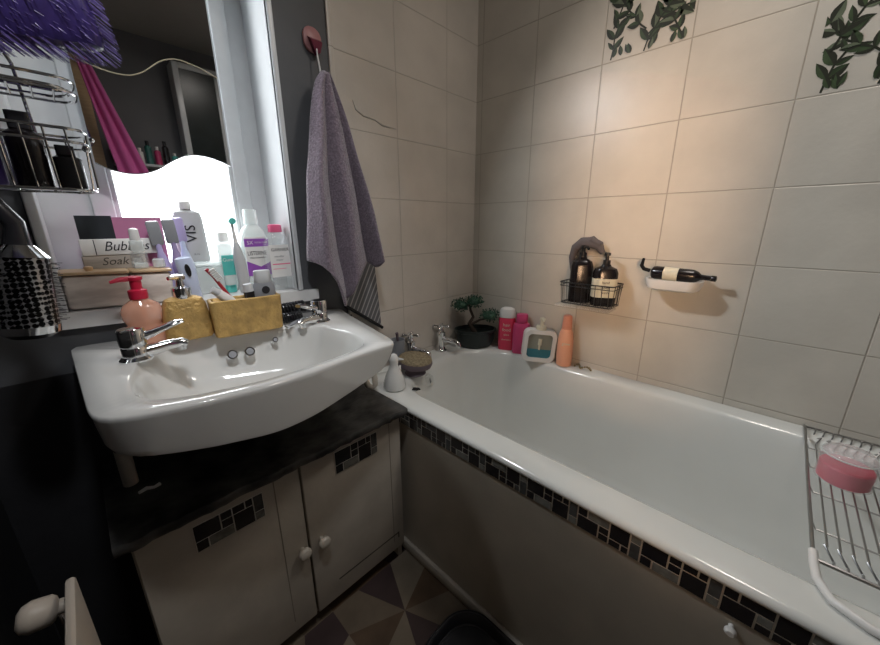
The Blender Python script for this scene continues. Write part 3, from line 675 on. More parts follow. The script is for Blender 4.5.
# mouthwash
x, y = .374, 1.125; z = sz(x)
t = thing('mouthwash_bottle', 'clear mouthwash bottle with a purple and white label and clear cap', 'bottle', (x, y, z))
MB().squ(x, y, [(.94, z), (1, z+.004), (1, z+.13), (.95, z+.15), (.72, z+.175), (.40, z+.188), (.36, z+.19)], .038, .022, .6).build('bottle', 'frost', t)
MB().squ(x, y, [(1, z+.19), (1.03, z+.193), (.97, z+.228), (.9, z+.231)], .0175, .0165, .9).build('cap', 'frost', t)
q = MB(); yf = y-.0226
q.use('whitep').box(x-.033, x+.033, yf, yf+.001, z+.045, z+.155).use('purple').box(x-.033, x+.033, yf-.0004, yf+.0004, z+.128, z+.150)
q.add([(x-.033, yf-.0004, z+.045), (x+.033, yf-.0004, z+.045), (x+.033, yf-.0004, z+.083), (x+.004, yf-.0004, z+.070), (x-.033, yf-.0004, z+.088)], [[0, 1, 2, 3, 4]])
q.build('label_print', None, t)
text('LISTERINE', .0165, (x-.002, yf-.0006, z+.109), 'ink', t, sx=.72)
text('MOUTHWASH', .0065, (x-.002, yf-.0006, z+.096), 'ink', t, sx=1.0)
text('5X', .014, (x-.018, yf-.0008, z+.139), 'whitep', t); text('TOTAL CARE', .006, (x+.012, yf-.0008, z+.139), 'whitep', t)
# micellar water
x, y = .425, 1.088; z = sz(x); MW = 1.14
t = thing('micellar_water_bottle', 'clear flat bottle with a pink cap at the right end of the sill', 'bottle', (x, y, z))
MB().squ(x, y, [(.92, z), (1, z+.005), (1, z+.115), (.93, z+.140), (.62, z+.160), (.38, z+.167), (.36, z+.172)], .039, .019, .7).build('bottle', 'clear', t)
MB().squ(x, y, [(.9, z+.003), (.96, z+.006), (.96, z+.035)], .039, .019, .7).build('liquid', 'clear', t)
MB().lathe(x, y, [(.0185, z+.170), (.019, z+.172), (.0185, z+.190), (.013, z+.192)], n=20).build('cap', 'pinkc', t)
q = MB(); yf = y-.0196; q.use('whitep').box(x-.031, x+.031, yf, yf+.0008, z+.040, z+.134).use('pinkc').box(x-.026, x+.026, yf-.0004, yf+.0004, z+.077, z+.080).box(x-.026, x+.012, yf-.0004, yf+.0004, z+.064, z+.0655).build('label_print', None, t)
text('GARNIER', .0125, (x, yf-.0005, z+.120), 'ink', t)
text('micellar', .009, (x-.004, yf-.0005, z+.101), 'midgrey', t); text('water', .009, (x-.004, yf-.0005, z+.091), 'midgrey', t)
# ------------------------------------------------------------------ scalloped mirror
mir = thing('scalloped_mirror', 'dark hanging mirror with a wavy scalloped lower edge in the window', 'mirror', (.207, 1.125, 1.217))
bot = [(.072, 1.233), (.088, 1.224), (.103, 1.219), (.125, 1.2155), (.147, 1.217), (.166, 1.2225), (.185, 1.232), (.205, 1.246), (.224, 1.258), (.243, 1.267), (.261, 1.271), (.282, 1.2715), (.303, 1.268), (.322, 1.262), (.343, 1.254)]
gl2 = [(.085, 1.434), (.100, 1.428), (.118, 1.4235), (.142, 1.421), (.166, 1.4235), (.18, 1.430), (.193, 1.438), (.210, 1.453), (.227, 1.467), (.25, 1.478), (.268, 1.4805), (.283, 1.479), (.305, 1.475), (.325, 1.469), (.343, 1.462)]
xs = [.072+.271*i/60 for i in range(61)]
def sheet(prof, ztop, y0, y1):
    V = []; F = []; n = len(xs)
    for yy in (y0, y1):
        for x in xs: V.append((x, yy, interp(prof, x)))
        for x in xs: V.append((x, yy, ztop))
    for i in range(n-1):
        F += [[i, i+1, n+i+1, n+i], [2*n+i, 3*n+i, 3*n+i+1, 2*n+i+1], [i, 2*n+i, 2*n+i+1, i+1], [n+i, n+i+1, 3*n+i+1, 3*n+i]]
    F += [[0, n, 3*n, 2*n], [n-1, 3*n-1, 4*n-1, 2*n-1]]
    return MB().add(V, F)
sheet(bot, 1.93, 1.122, 1.127).build('glass', 'mirror', mir, ang=20)
MB().tube([(x, 1.1215, interp(bot, x)+.0005) for x in xs], .0012, 6).build('edge_trim', 'chrome', mir)
MB().tube([(x, 1.1210, interp(gl2, x)) for x in xs if x > .086], .0012, 6).build('gold_line', 'goldtrim', mir)
MB().box(.072, .343, 1.128, 1.18, 1.90, 1.93).build('bracket', 'upvc', mir)
sheet([(a, b+.0015) for a, b in bot], 1.929, 1.1272, 1.1285).build('light_stop_backing', 'darkprint', mir, ang=20)  # unseen dark sheet added to stop the mirror's back lighting the frame

# ------------------------------------------------------------------ towel, hook, striped board
hk = thing('wall_hook', 'dusty pink and dark red adhesive hook holding up the mauve towel', 'hook', (.568, YT, 1.60))
q = MB(); q.lathe(0, 0, [(.001, 0), (.001, .001)])
q = MB(); q.M = Matrix.Translation((.570, YT-.001, 1.588)) @ Matrix.Rotation(PI/2, 4, 'X'); q.squ(0, 0, [(1, 0), (1, .006), (.8, .010)], .026, .030, .9); q.build('pad', 'hookp', hk)
MB().loft([[(.552, YT-.012, 1.590), (.588, YT-.012, 1.590), (.583, YT-.012, 1.555), (.570, YT-.012, 1.548)], [(.553, YT-.028, 1.580), (.587, YT-.028, 1.580), (.582, YT-.024, 1.556), (.570, YT-.022, 1.550)]]).build('hook_body', 'hookr', hk)
MB().tube([(.570, YT-.024, 1.562), (.570, YT-.026, 1.545), (.571, YT-.030, 1.52), (.573, YT-.032, 1.49)], .0022, 6).build('loop', 'whitep', hk)
tw = []
cols, rows = 72, 60
def tw_x(v):      # left and right outline against drop (0 top .. 1 bottom)
    z = 1.50-v*.60
    left = [(1.50, .566), (1.47, .545), (1.40, .522), (1.30, .498), (1.22, .478), (1.10, .468), (1.0, .464), (.90, .480)]
    right = [(1.50, .590), (1.45, .607), (1.38, .628), (1.30, .645), (1.20, .668), (1.10, .682), (.98, .700), (.90, .705)]
    f = lambda P: interp([(a[0], a[1]) for a in P[::-1]], z)
    return z, f(left), f(right)
def bottom(u):    # how far each strip of cloth reaches down
    P = [(0, 1.0), (.10, .985), (.2, .96), (.26, .935), (.29, .885), (.35, .855), (.42, .87), (.52, .90), (.64, .945), (.76, .975), (.84, .985), (.92, .965), (1, .985)]
    return interp(P, u)
V = []; F = []
for j in range(rows+1):
    v = j/rows
    for i in range(cols+1):
        u = i/cols; zb_ = bottom(u); z = 1.50-(1.50-zb_)*v
        _, l_, r_ = tw_x(min((1.50-z)/.60, 1))
        if z < .95: r_ = r_-(.95-z)*.5; l_ = l_+(.95-z)*.25
        x = l_+(r_-l_)*(u+.035*math.sin(2*PI*u*2.5+1)*min(v*2, 1))
        dep = .012+.070*min(v*1.4, 1)
        y = YT-.045-dep*abs(math.sin(PI*(u*2.35+.05*math.sin(3*v)+.01)))**.75*(.85+.15*math.sin(5*u+2*v))-.010*math.sin(9*u+4*v)*v
        V.append((x, y, z))
for j in range(rows):
    for i in range(cols):
        a = j*(cols+1)+i; F.append([a, a+1, a+cols+2, a+cols+1])
to = MB().add(V, F).build('hanging_towel', 'towel', None, (.58, .99, 1.45), ang=180)
sm = to.modifiers.new('thickness', 'SOLIDIFY'); sm.thickness = .007; sm.offset = 0
tag(to, 'long mauve terry towel hanging in folds from the pink hook', 'towel')
bo = thing('striped_board', 'dark grey board with diagonal pale stripes leaning under the towel', 'board', (.665, 1.03, .73))
q = MB(); q.loft([[(.600, 1.022, .84), (.742, 1.022, .735), (.722, 1.022, 1.02), (.640, 1.022, 1.04)], [(.600, 1.030, .84), (.742, 1.030, .735), (.722, 1.030, 1.02), (.640, 1.030, 1.04)]]); q.build('board', 'stripe', bo)
MB().tube([(.598, 1.020, .838), (.744, 1.020, .731)], .006, 8).build('edge', 'blackp', bo)

# ------------------------------------------------------------------ things on the bath rim
Z = RZ+.0005
# brush leaning
t = thing('bath_brush', 'oval body brush with tan bristles and grey mauve base behind the basin', 'brush', (.80, .985, Z))
T_ = Matrix.Translation((.800, .905, .615)) @ Matrix.Rotation(math.radians(12), 4, 'X') @ Matrix.Rotation(math.radians(-30), 4, 'Z')
q = MB(); q.M = T_; q.lathe(0, 0, [(.052, -.022), (.064, -.018), (.067, -.006), (.064, .004)], 1, .80, 32); q.build('base', 'mauvebase', t)
q = MB(); q.M = T_; q.lathe(0, 0, [(.064, .004), (.062, .010), (.054, .016), (.03, .018)], 1, .80, 32); q.build('bristles', 'tan', t)
q = MB(); q.lathe(.80, .905, [(.036, Z), (.040, Z+.004), (.030, Z+.02), (.032, Z+.034)], n=20); q.build('stand', 'mauvebase', t)
t = thing('grey_tumbler', 'small blue grey tumbler standing behind the oval body brush', 'tumbler', (.80, 1.004, Z))
MB().lathe(.80, 1.004, [(.022, Z), (.025, Z+.003), (.029, Z+.112), (.026, Z+.112), (.023, Z+.01)], n=22).build('cup', 'midgrey', t)
MB().tube([(.80, 1.003, Z+.02), (.802, 1.003, Z+.10), (.795, 1.0, Z+.14)], .004, 8, rs=[.004, .004, .006]).build('stick', 'mauvebase', t)
x, y = .672, .868
t = thing('duck_ornament', 'white ceramic duck shaped ornament at the corner of the bath rim', 'ornament', (x, y, Z))
MB().lathe(x, y, [(.034, Z), (.038, Z+.004), (.037, Z+.02), (.030, Z+.045), (.019, Z+.07), (.014, Z+.085), (.016, Z+.098), (.017, Z+.108), (.011, Z+.120), (.004, Z+.124)], n=28).build('body', 'ceramic', t)
MB().cyl((x+.012, y-.008, Z+.104), (x+.028, y-.018, Z+.100), .006, .002, 10).build('beak', 'ceramic', t)
MB().tube([(x+.02, y+.02, Z+.03), (x+.04, y+.025, Z+.045), (x+.05, y+.028, Z+.06)], .01, 10, rs=[.012, .009, .003]).build('tail', 'ceramic', t)
# bonsai
px_, py_ = 1.200, .940
t = thing('bonsai_plant', 'artificial bonsai with cloud foliage in a dark green oval pot', 'potted plant', (px_, py_, Z))
q = MB(); q.M = rotz((px_, py_, 0), -40); q.lathe(px_, py_, [(.064, Z), (.073, Z+.004), (.086, Z+.03), (.092, Z+.070), (.096, Z+.072), (.096, Z+.082), (.088, Z+.083), (.085, Z+.066), (.03, Z+.064)], 1.0, .70, 36); q.build('pot', 'pot', t)
tr_ = MB().tube([(px_+.0, py_, Z+.062), (px_-.012, py_+.010, Z+.085), (px_-.022, py_+.018, Z+.105), (px_-.006, py_+.008, Z+.135), (px_-.016, py_+.016, Z+.165), (px_-.02, py_+.02, Z+.19)], .008, 9, rs=[.012, .010, .009, .007, .006, .004]).tube([(px_-.018, py_+.015, Z+.10), (px_+.01, py_-.02, Z+.125), (px_+.025, py_-.045, Z+.13)], .005, 8, rs=[.006, .005, .003]).build('trunk', 'bark', t)
rd = random.Random(9)
for c, s_ in (((px_-.040, py_+.050, Z+.190), .042), ((px_-.010, py_+.004, Z+.208), .042), ((px_+.022, py_-.062, Z+.150), .044)):
    q = MB()
    for k in range(230):
        a, b_ = rd.uniform(0, 2*PI), rd.uniform(-1, 1); r_ = s_*rd.uniform(.55, 1.0); cb = math.sqrt(1-b_*b_)
        p = Vector((c[0]+r_*cb*math.cos(a), c[1]+r_*cb*math.sin(a), c[2]+r_*b_*.62)); d = Vector((cb*math.cos(a), cb*math.sin(a), b_+.3)).normalized()*.010; e = d.orthogonal().normalized()*.0035; e.rotate(Matrix.Rotation(rd.uniform(0, 6), 3, d))
        q.add([p, p+d*.5+e, p+d, p+d*.5-e], [[0, 1, 2, 3]])
    q.ball(c, s_*.72, 1, 1, .6, 12, 8)
    q.build('foliage', 'leafd', t)
FA = -62      # yaw so that fronts face into the bath and towards the room
# red bottle with white cap
def facing(x, y): return rotz((x, y, 0), FA)
x, y = 1.262, .812
t = thing('shampoo_bottle', 'crimson bottle with a domed white cap, right of the bonsai', 'bottle', (x, y, Z))
q = MB(); q.M = facing(x, y); q.squ(x, y, [(.94, Z), (1, Z+.004), (1, Z+.135), (.94, Z+.145)], .036, .022, .8); q.build('bottle', 'hotred', t)
q = MB(); q.M = facing(x, y); q.squ(x, y, [(.98, Z+.146), (1.02, Z+.149), (1.0, Z+.170), (.85, Z+.184), (.5, Z+.190)], .034, .022, .9); q.build('cap', 'whitep', t)
fd = Vector((math.sin(math.radians(FA)), -math.cos(math.radians(FA)), 0))
for k, (s_, sz_) in enumerate((('hair', .020), ('food', .020), ('aloe', .014), ('shampoo', .011))):
    text(s_, sz_, Vector((x, y, Z+.115-.022*k))+fd*.0226, 'label', t, yawd=FA)
x, y = 1.262, .739
t = thing('conditioner_bottle', 'magenta rounded bottle between the crimson bottle and square dispenser', 'bottle', (x, y, Z))
q = MB(); q.M = facing(x, y); q.squ(x, y, [(.94, Z), (1, Z+.004), (1, Z+.115), (.9, Z+.130), (.62, Z+.136)], .036, .020, .7); q.build('bottle', 'magenta', t)
q = MB(); q.M = facing(x, y); q.squ(x, y, [(.95, Z+.1365), (1, Z+.139), (1, Z+.168), (.9, Z+.172)], .024, .018, .8); q.build('cap', 'magenta', t)
# square dispenser
x, y = 1.234, .640
t = thing('square_soap_dispenser', 'square white framed dispenser with blue liquid and a clear pump', 'soap dispenser', (x, y, Z))
def rr3(hx, hz, r, yy, T): return [tuple(T @ Vector((a, yy, b))) for a, b in rrect(-hx, hx, -hz, hz, r, 6)]
T_ = Matrix.Translation((x, y, Z+.066)) @ Matrix.Rotation(math.radians(-52), 4, 'Z') @ Matrix.Rotation(math.radians(4), 4, 'Y')
q = MB(); q.loft([rr3(.062, .066, .024, -.022, T_), rr3(.064, .066, .024, -.018, T_), rr3(.064, .066, .024, .018, T_), rr3(.062, .065, .024, .022, T_), rr3(.050, .052, .016, .022, T_), rr3(.048, .050, .016, -.010, T_), rr3(.048, .050, .016, -.022, T_), rr3(.062, .066, .024, -.022, T_)], False); q.build('frame', 'whitep', t)
q = MB(); q.loft([rr3(.048, .050, .016, -.014, T_), rr3(.048, .050, .016, .014, T_)]); q.build('reservoir', 'gelbg', t)
q = MB(); L = [[tuple(T_ @ Vector((a, yy, min(b, -.014)))) for a, b in rrect(-.0475, .0475, -.0495, .0495, .016, 6)] for yy in (-.0155, .0135)]; q.loft(L); q.build('blue_liquid', 'bluegel', t)
q = MB(); q.M = T_; q.lathe(0, 0, [(.020, .066), (.021, .068), (.019, .080), (.008, .083), (.006, .102), (.011, .104), (.011, .112), (.004, .115)], n=18).tube([(0, 0, .108), (0, -.018, .110), (0, -.03, .104)], .004, 8).cyl((0, -.016, -.015), (0, -.016, .03), .004, n=8).cyl((0, -.016, .005), (0, -.016, .03), .007, n=8); q.build('pump', 'label', t)
# peach tube
x, y = 1.262, .543
t = thing('peach_bottle', 'slim peach coloured bottle standing right of the square dispenser', 'bottle', (x, y, Z))
MB().lathe(x, y, [(.026, Z), (.029, Z+.003), (.030, Z+.05), (.029, Z+.10), (.024, Z+.135), (.019, Z+.148)], n=26).build('bottle', 'pearl', t)
MB().lathe(x, y, [(.0185, Z+.148), (.019, Z+.150), (.0165, Z+.198), (.012, Z+.202)], n=24).build('cap', 'pearl2', t)
text('glow', .016, Vector((x, y, Z+.095))+fd*.0300, 'label', t, yawd=FA)
t = thing('plug_chain', 'tangled brassy ball chain lying on the rim beside the peach bottle', 'chain', (1.275, .475, Z))
P = [(1.268+.012*math.sin(k*.9), .50-.0055*k, Z+.006+.004*abs(math.sin(k*.7))) for k in range(13)]
q = MB()
for p in P: q.ball(p, .0042, n=8, m=6)
q.tube(P, .0014, 5); q.build('chain', 'brass', t)

# ------------------------------------------------------------------ wall basket and bottles
bk = thing('wire_wall_basket', 'black wire basket on the tiled wall holding two dark bottles', 'basket', (1.25, .49, .85))
q = MB(); bx0, bx1, by0, by1, bz0, bz1 = 1.190, 1.292, .370, .556, .826, .900
def rect(z, i=0): return [(x, y, z) for x, y in rrect(bx0+i, bx1-i, by0+i, by1-i, .012, 3)]
q.tube(rect(bz1), .0022, 7, True); q.tube(rect(bz1-.012), .0014, 6, True); q.tube(rect(bz0, .006), .0018, 6, True)
q.build('rims', 'blackwire', bk)
q = MB()
for k in range(8):
    y = by0+.014+k*(by1-by0-.028)/7; q.tube([(bx0, y, bz1), (bx0+.005, y, bz0), (bx1-.006, y, bz0), (bx1, y, bz1)], .0013, 5)
for k in range(4):
    x = bx0+.015+k*.023; q.tube([(x, by0, bz1), (x, by0+.006, bz0), (x, by1-.006, bz0), (x, by1, bz1)], .0013, 5)
q.build('wires', 'blackwire', bk)
MB().box(1.293, 1.298, .44, .54, .85, .925).build('mounting_plate', 'frost', bk)
t = thing('suction_shelf', 'clear plastic ledge fixed to the tiles under the black basket', 'shelf', (1.26, .50, .80))
MB().rbox(1.215, 1.298, .385, .58, .805, .813, .006).build('shelf', 'clear', t)
def pumpbottle(x, y, z, w_, h, label, headyaw, lab):
    t = thing('pump_bottle', label, 'bottle', (x, y, z), 'dark bottles in the wire basket')
    q = MB(); q.M = rotz((x, y, 0), FA); q.squ(x, y, [(.95, z), (1, z+.004), (1, z+h*.66), (.85, z+h*.74), (.4, z+h*.79), (.35, z+h*.82)], w_/2, w_*.38, .8); q.build('bottle', 'bottle_d', t)
    q = MB(); q.M = Matrix.Translation((x, y, z+h*.82)) @ Matrix.Rotation(math.radians(headyaw), 4, 'Z'); q.lathe(0, 0, [(.012, 0), (.012, .014), (.006, .016), (.006, .028), (.010, .030), (.010, .038), (.003, .04)], n=14).tube([(0, 0, .034), (.025, 0, .035), (.034, 0, .028)], .0045, 8); q.build('pump', 'blackp', t)
    if lab:
        q = MB(); q.M = rotz((x, y, 0), FA); q.squ(x, y, [(1.012, z+h*.18), (1.012, z+h*.55)], w_/2, w_*.38, .8); q.build('paper_label', 'label', t)
        for k, s_ in enumerate(('Aesthetic', 'body', 'wash')): text(s_ if k else 'hand', .012, Vector((x, y, z+h*(.48-.1*k)))+fd*(w_*.38*1.03+.0005), 'ink', t, yawd=FA)
    return t
pumpbottle(1.243, .502, bz0+.002, .074, .195, 'tall plain black pump bottle at the left of the wire basket', -130, False)
pumpbottle(1.238, .418, bz0+.002, .078, .170, 'black pump bottle with a cream paper label in the wire basket', 30, True)
V = []; F = []
q = MB()
q.tube([(1.278, .552, .93), (1.277, .556, .98), (1.275, .545, 1.015), (1.272, .518, 1.034), (1.270, .488, 1.036), (1.272, .462, 1.026), (1.276, .448, 1.0)], .016, 10, rs=[.006, .011, .016, .020, .020, .017, .008])
q.tube([(1.275, .525, 1.035), (1.262, .48, 1.045), (1.262, .452, 1.03)], .012, 8, rs=[.010, .014, .007])
tag(q.build('wash_mitt', 'cloth', None, (1.25, .52, 1.04)), 'crumpled grey mesh wash mitt draped over the black bottles', 'wash mitt')
# ------------------------------------------------------------------ soap dish with lying bottle
t = thing('soap_dish', 'white plastic soap dish stuck on the tiles right of the wire basket', 'soap dish', (1.25, .22, .90))
q = MB(); L = []
for i, zz, r in ((.016, .903, .02), (.006, .908, .025), (0, .922, .03), (-.002, .936, .03), (.003, .936, .028), (.008, .924, .025), (.018, .914, .02)):
    L.append([(a, b, zz) for a, b in rrect(1.205+i, 1.298, .150+i, .292-i, r, 5)])
q.loft(L); q.build('dish', 'whitep', t)
MB().rbox(1.290, 1.2985, .19, .25, .93, .96, .004).build('mount', 'frost', t)
t = thing('lying_pump_bottle', 'dark pump bottle with a cream label lying across the white soap dish', 'bottle', (1.246, .22, .937))
T_ = Matrix.Translation((1.247, .284, .953)) @ Matrix.Rotation(math.radians(92), 4, 'X')
q = MB(); q.M = T_; q.lathe(0, 0, [(.012, 0), (.018, .004), (.020, .012), (.020, .108), (.015, .120), (.008, .128), (.007, .150), (.0085, .152), (.0085, .163), (.004, .165)], n=24); q.build('bottle', 'bottle_d', t)
q = MB(); q.M = T_; q.lathe(0, 0, [(.0204, .034), (.0204, .072)], n=24, cap=False); q.build('paper_label', 'label', t)
q = MB(); q.tube([(1.245, .288, .957), (1.240, .305, .962), (1.238, .312, .972), (1.236, .308, .995)], .005, 8, rs=[.006, .006, .006, .004]); q.build('pump', 'blackp', t)

# ------------------------------------------------------------------ bath rack and candle
rk = thing('bath_rack', 'grey wire rack laid across the bath, white coated arm on the rim', 'bath rack', (1.0, -.3, RZ))
ya, yb = -.130, -.430
def arcpts(x0, x1, y): return []
q = MB()
for y in (ya, yb): q.tube([(1.292, y, Z+.006), (1.262, y, Z+.010), (1.0, y, Z+.004), (.76, y, Z+.004)], .0032, 8)
for x in (1.285, .745): q.tube([(x, ya, Z+.006), (x, yb, Z+.006)], .0032, 8)
q.tube([(1.262, ya, Z-.006), (1.262, yb, Z-.006)], .002, 6)
q.build('frame', 'wire', rk)
q = MB(); n = 17
for k in range(n):
    y = ya-.022-k*(ya-yb-.044)/(n-1)
    q.tube([(1.283, y, Z+.006), (1.262, y+.003, Z+.004), (1.252, y+.008, Z-.014), (1.24, y-.008, Z+.004), (1.226, y, Z-.010), (1.0, y, Z-.010), (.815, y, Z-.010), (.806, y+.004, Z-.003), (.798, y+.007, Z+.004), (.790, y+.002, Z-.002), (.782, y-.005, Z-.010), (.774, y-.005, Z-.006), (.748, y, Z+.004)], .0017, 6)
q.build('shelf_wires', 'wire', rk)
for x in (1.20, 1.10, .99, .86): MB().tube([(x, ya, Z+.004), (x, ya-.010, Z-.0135), (x, yb+.010, Z-.0135), (x, yb, Z+.004)], .0019, 6).build('cross_wire', 'wire', rk)
for (y, s_) in ((ya, -1), (yb, 1)):
    q = MB(); q.tube([(.765, y, Z+.006), (.735, y, Z+.005), (.700, y+.002*s_, Z+.006), (.668, y+.016*s_, Z+.0065), (.650, y+.05*s_, Z+.0065), (.645, y+.11*s_, Z+.0065), (.645, y+.15*s_, Z+.0065)], .0062, 10); q.build('coated_arm', 'whitep', rk)
x, y = 1.065, -.185; zc = Z-.0075
t = thing('candle_jar', 'pink wax candle in a clear glass jar sitting on the wire rack', 'candle', (x, y, zc))
MB().lathe(x, y, [(.036, zc+.002), (.0405, zc+.006), (.0415, zc+.040), (.039, zc+.043), (.02, zc+.0435)], n=40).build('wax', 'candle', t)
MB().lathe(x, y, [(.038, zc), (.0435, zc+.004), (.0445, zc+.05), (.0435, zc+.064), (.040, zc+.072), (.034, zc+.076)], n=40, cap=False).lathe(x, y, [(.042, zc+.065), (.034, zc+.0755), (.012, zc+.079), (.004, zc+.082)], n=40).build('glass', 'jarglass', t)
MB().tube([(x+.0425*math.cos(a*PI/18), y+.0425*math.sin(a*PI/18), zc+.066) for a in range(36)], .0016, 6, True).build('rim', 'frost', t)
# ------------------------------------------------------------------ floor tray
t = thing('rubber_tray', 'black rounded rubber tray on the floor beside the bath panel', 'tray', (.49, .27, 0))
def rl(i, z): return [(a, b, z) for a, b in rrect(.375+i, .600-i, .05+i, .485-i, .085-i*.5, 10)]
MB().loft([rl(.006, .0005), rl(0, .006), rl(0, .044), rl(.003, .048), rl(.012, .048), rl(.016, .044), rl(.022, .030), rl(.05, .028)]).build('tray', 'rubber', t)
MB().tube(rl(.008, .048), .0016, 6, True).build('rim_line', 'ridge', t)
MB().tube(rl(.026, .031), .0016, 6, True).build('inner_line', 'ridge', t)

# ------------------------------------------------------------------ radiator
t = thing('radiator', 'cream panel radiator on the dark left wall, seen end on', 'radiator', (-.11, .3, .1))
q = MB(); q.rbox(-.099, -.088, -.25, .63, .12, .63, .004)
q.build('panel', 'radw', t)
for a in (0, .5): MB().box(-.1995, -.1035, a, a+.02, .5, .53).build('wall_bracket', 'radw', t)
q = MB(); q.M = Matrix.Translation((-.150, .70, .565)) @ Matrix.Rotation(math.radians(-18), 4, 'Y')
t2 = MB(); t2.M = Matrix.Translation((-.106, .640, .582)) @ Matrix.Rotation(math.radians(-75), 4, 'Y')
t2.lathe(0, 0, [(.009, 0), (.010, .004), (.010, .008), (.015, .010), (.019, .015), (.020, .034), (.016, .043), (.009, .047)], n=28)
t2.build('thermostatic_valve', 'radw', t)
MB().tube([(-.100, .625, .585), (-.104, .640, .585), (-.118, .645, .58), (-.118, .66, .55), (-.118, .66, .0005)], .008, 10).build('pipe', 'chrome', t)

# ------------------------------------------------------------------ caddy on the left, brushes
cdy = thing('wire_shower_caddy', 'chrome wire caddy at the left edge holding dark bottles', 'caddy', (-.07, .95, 1.15))
cx0, cx1, cy0, cy1 = -.196, .055, .885, .975
def crect(z, i=0, r=.03): return [(a, b, z) for a, b in rrect(cx0+i, cx1-i, cy0+i, cy1-i, r, 5)]
q = MB()
for z, i in ((1.330, 0), (1.312, .0), (1.318, .008), (1.255, 0), (1.235, 0)): q.tube(crect(z, i), .0024, 7, True)
q.tube(crect(1.160, .004), .0024, 7, True)
q.build('rails', 'chrome', cdy)
q = MB()
for k in range(9):
    x = cx0+.025+k*.025
    q.tube([(x, cy0, 1.255), (x+.002, cy0+.001, 1.17), (x+.003, cy0+.006, 1.160), (x+.003, cy1-.006, 1.160), (x+.002, cy1, 1.17), (x, cy1, 1.255)], .0014, 6)
    q.tube([(x, cy0+.006, 1.312), (x, cy1-.006, 1.312)], .0014, 6)
q.tube([(cx1-.001, cy0+.02, 1.25), (cx1-.001, cy0+.022, 1.165), (cx1-.006, cy1-.03, 1.165), (cx1-.001, cy1-.028, 1.25)], .0016, 6)
q.build('basket_wires', 'chrome', cdy)
q = MB(); q.tube([(-.13, cy1, 1.16), (-.13, cy1, 1.45), (-.13, cy1+.01, 1.52)], .0025, 7).tube([(.0, cy1, 1.16), (-.01, cy1, 1.36), (-.06, cy1, 1.50), (-.13, cy1, 1.53)], .0025, 7)
q.box(-.1995, -.19, .92, .95, 1.24, 1.27); q.ball((.050, cy0, 1.226), .006, n=10, m=6); q.ball((.060, cy0+.01, 1.243), .004, n=10, m=6)
q.build('hanger', 'chrome', cdy)
for i, (x, y, r_, h, mk, lb) in enumerate(((-.150, .93, .030, .15, 'bottle_d', 'dark shampoo bottle deepest at the left in the chrome caddy'), (-.078, .925, .028, .125, 'purpb', 'plum bottle second from the left wall in the chrome caddy'), (-.020, .932, .022, .115, 'bottle_d', 'black bottle with a square cap in the middle of the caddy'), (.024, .925, .019, .070, 'blackp', 'short black jar at the right end of the caddy'))):
    t = thing('toiletry_bottle', lb, 'bottle', (x, y, 1.1625), 'dark bottles in the chrome caddy')
    MB().lathe(x, y, [(r_*.9, 1.1625), (r_, 1.166), (r_, 1.1625+h*.72), (r_*.6, 1.1625+h*.78)], 1, .9, 24).build('bottle', mk, t)
    MB().squ(x, y, [(1, 1.1625+h*.78), (1, 1.1625+h)], r_*.62, r_*.6, .5).build('cap', 'blackp', t)
# purple bristle brush
pb = thing('paddle_brush', 'big purple hair brush with spiky bristles hanging at the top left', 'hair brush', (.03, .74, 1.42))
T_ = Matrix.Translation((.016, .745, 1.372)) @ Matrix.Rotation(math.radians(-8), 4, 'Y')
q = MB(); q.M = T_; q.rbox(-.115, .070, -.018, .022, -.045, .060, .018, .014); q.build('pad', 'purpb', pb)
q = MB(); q.M = T_; rd = random.Random(4)
for k in range(520):
    a = rd.uniform(-.112, .066); b_ = rd.uniform(-.043, .055); e = Vector((a, -.016, b_)); d = Vector((rd.uniform(.004, .008), -.009, -rd.uniform(.006, .010)))
    if rd.random() < .45: e = Vector((rd.uniform(-.112, .062), rd.uniform(-.015, .015), -.040)); d = Vector((.017, -.004, -.020))
    elif rd.random() < .3: e = Vector((.066, rd.uniform(-.015, .015), rd.uniform(-.04, .055))); d = Vector((.015, -.004, -.016))
    q.tube([e, e+d], .0008, 4, rs=[.0007, .0004])
o = q.build('bristles', 'bristle', pb); o['kind'] = 'stuff'
q = MB(); q.M = T_; q.tube([(-.02, 0, .055), (-.05, 0, .11), (-.10, 0, .20)], .012, 12, rs=[.014, .012, .014]); q.build('handle', 'purpb', pb)
q = MB(); q.tube([(-.088, .745, 1.60), (-.11, .80, 1.62), (-.15, .86, 1.60), (-.1995, .86, 1.60)], .0025, 6); q.build('hanging_loop', 'blackp', pb)
# round brush
rb = thing('round_hair_brush', 'round vented silver barrel brush with black bristles at the left edge', 'hair brush', (-.065, .85, .95))
ax0, ax1 = Vector((-.072, .85, .948)), Vector((-.060, .85, 1.055)); d = (ax1-ax0).normalized()
MB().cyl(ax0, ax1, .034, .032, 36).build('barrel', 'barrel', rb)
MB().cyl(ax0-d*.012, ax0, .0345, .0355, 36).build('silver_band', 'chrome', rb)
MB().tube([ax0-d*.020, ax0-d*.012], .03, 30, rs=[.024, .034]).build('end_cap', 'blackp', rb)
MB().tube([ax1, ax1+d*.018], .03, 30, rs=[.034, .018]).build('collar', 'chrome', rb)
MB().tube([ax1+d*.018, ax1+d*.05, ax1+d*.10+Vector((-.03, 0, 0)), ax1+d*.12+Vector((-.08, 0, 0))], .01, 14, rs=[.016, .012, .012, .010]).build('handle', 'blackp', rb)
q = MB(); rd = random.Random(8); e1 = d.orthogonal().normalized(); e2 = d.cross(e1)
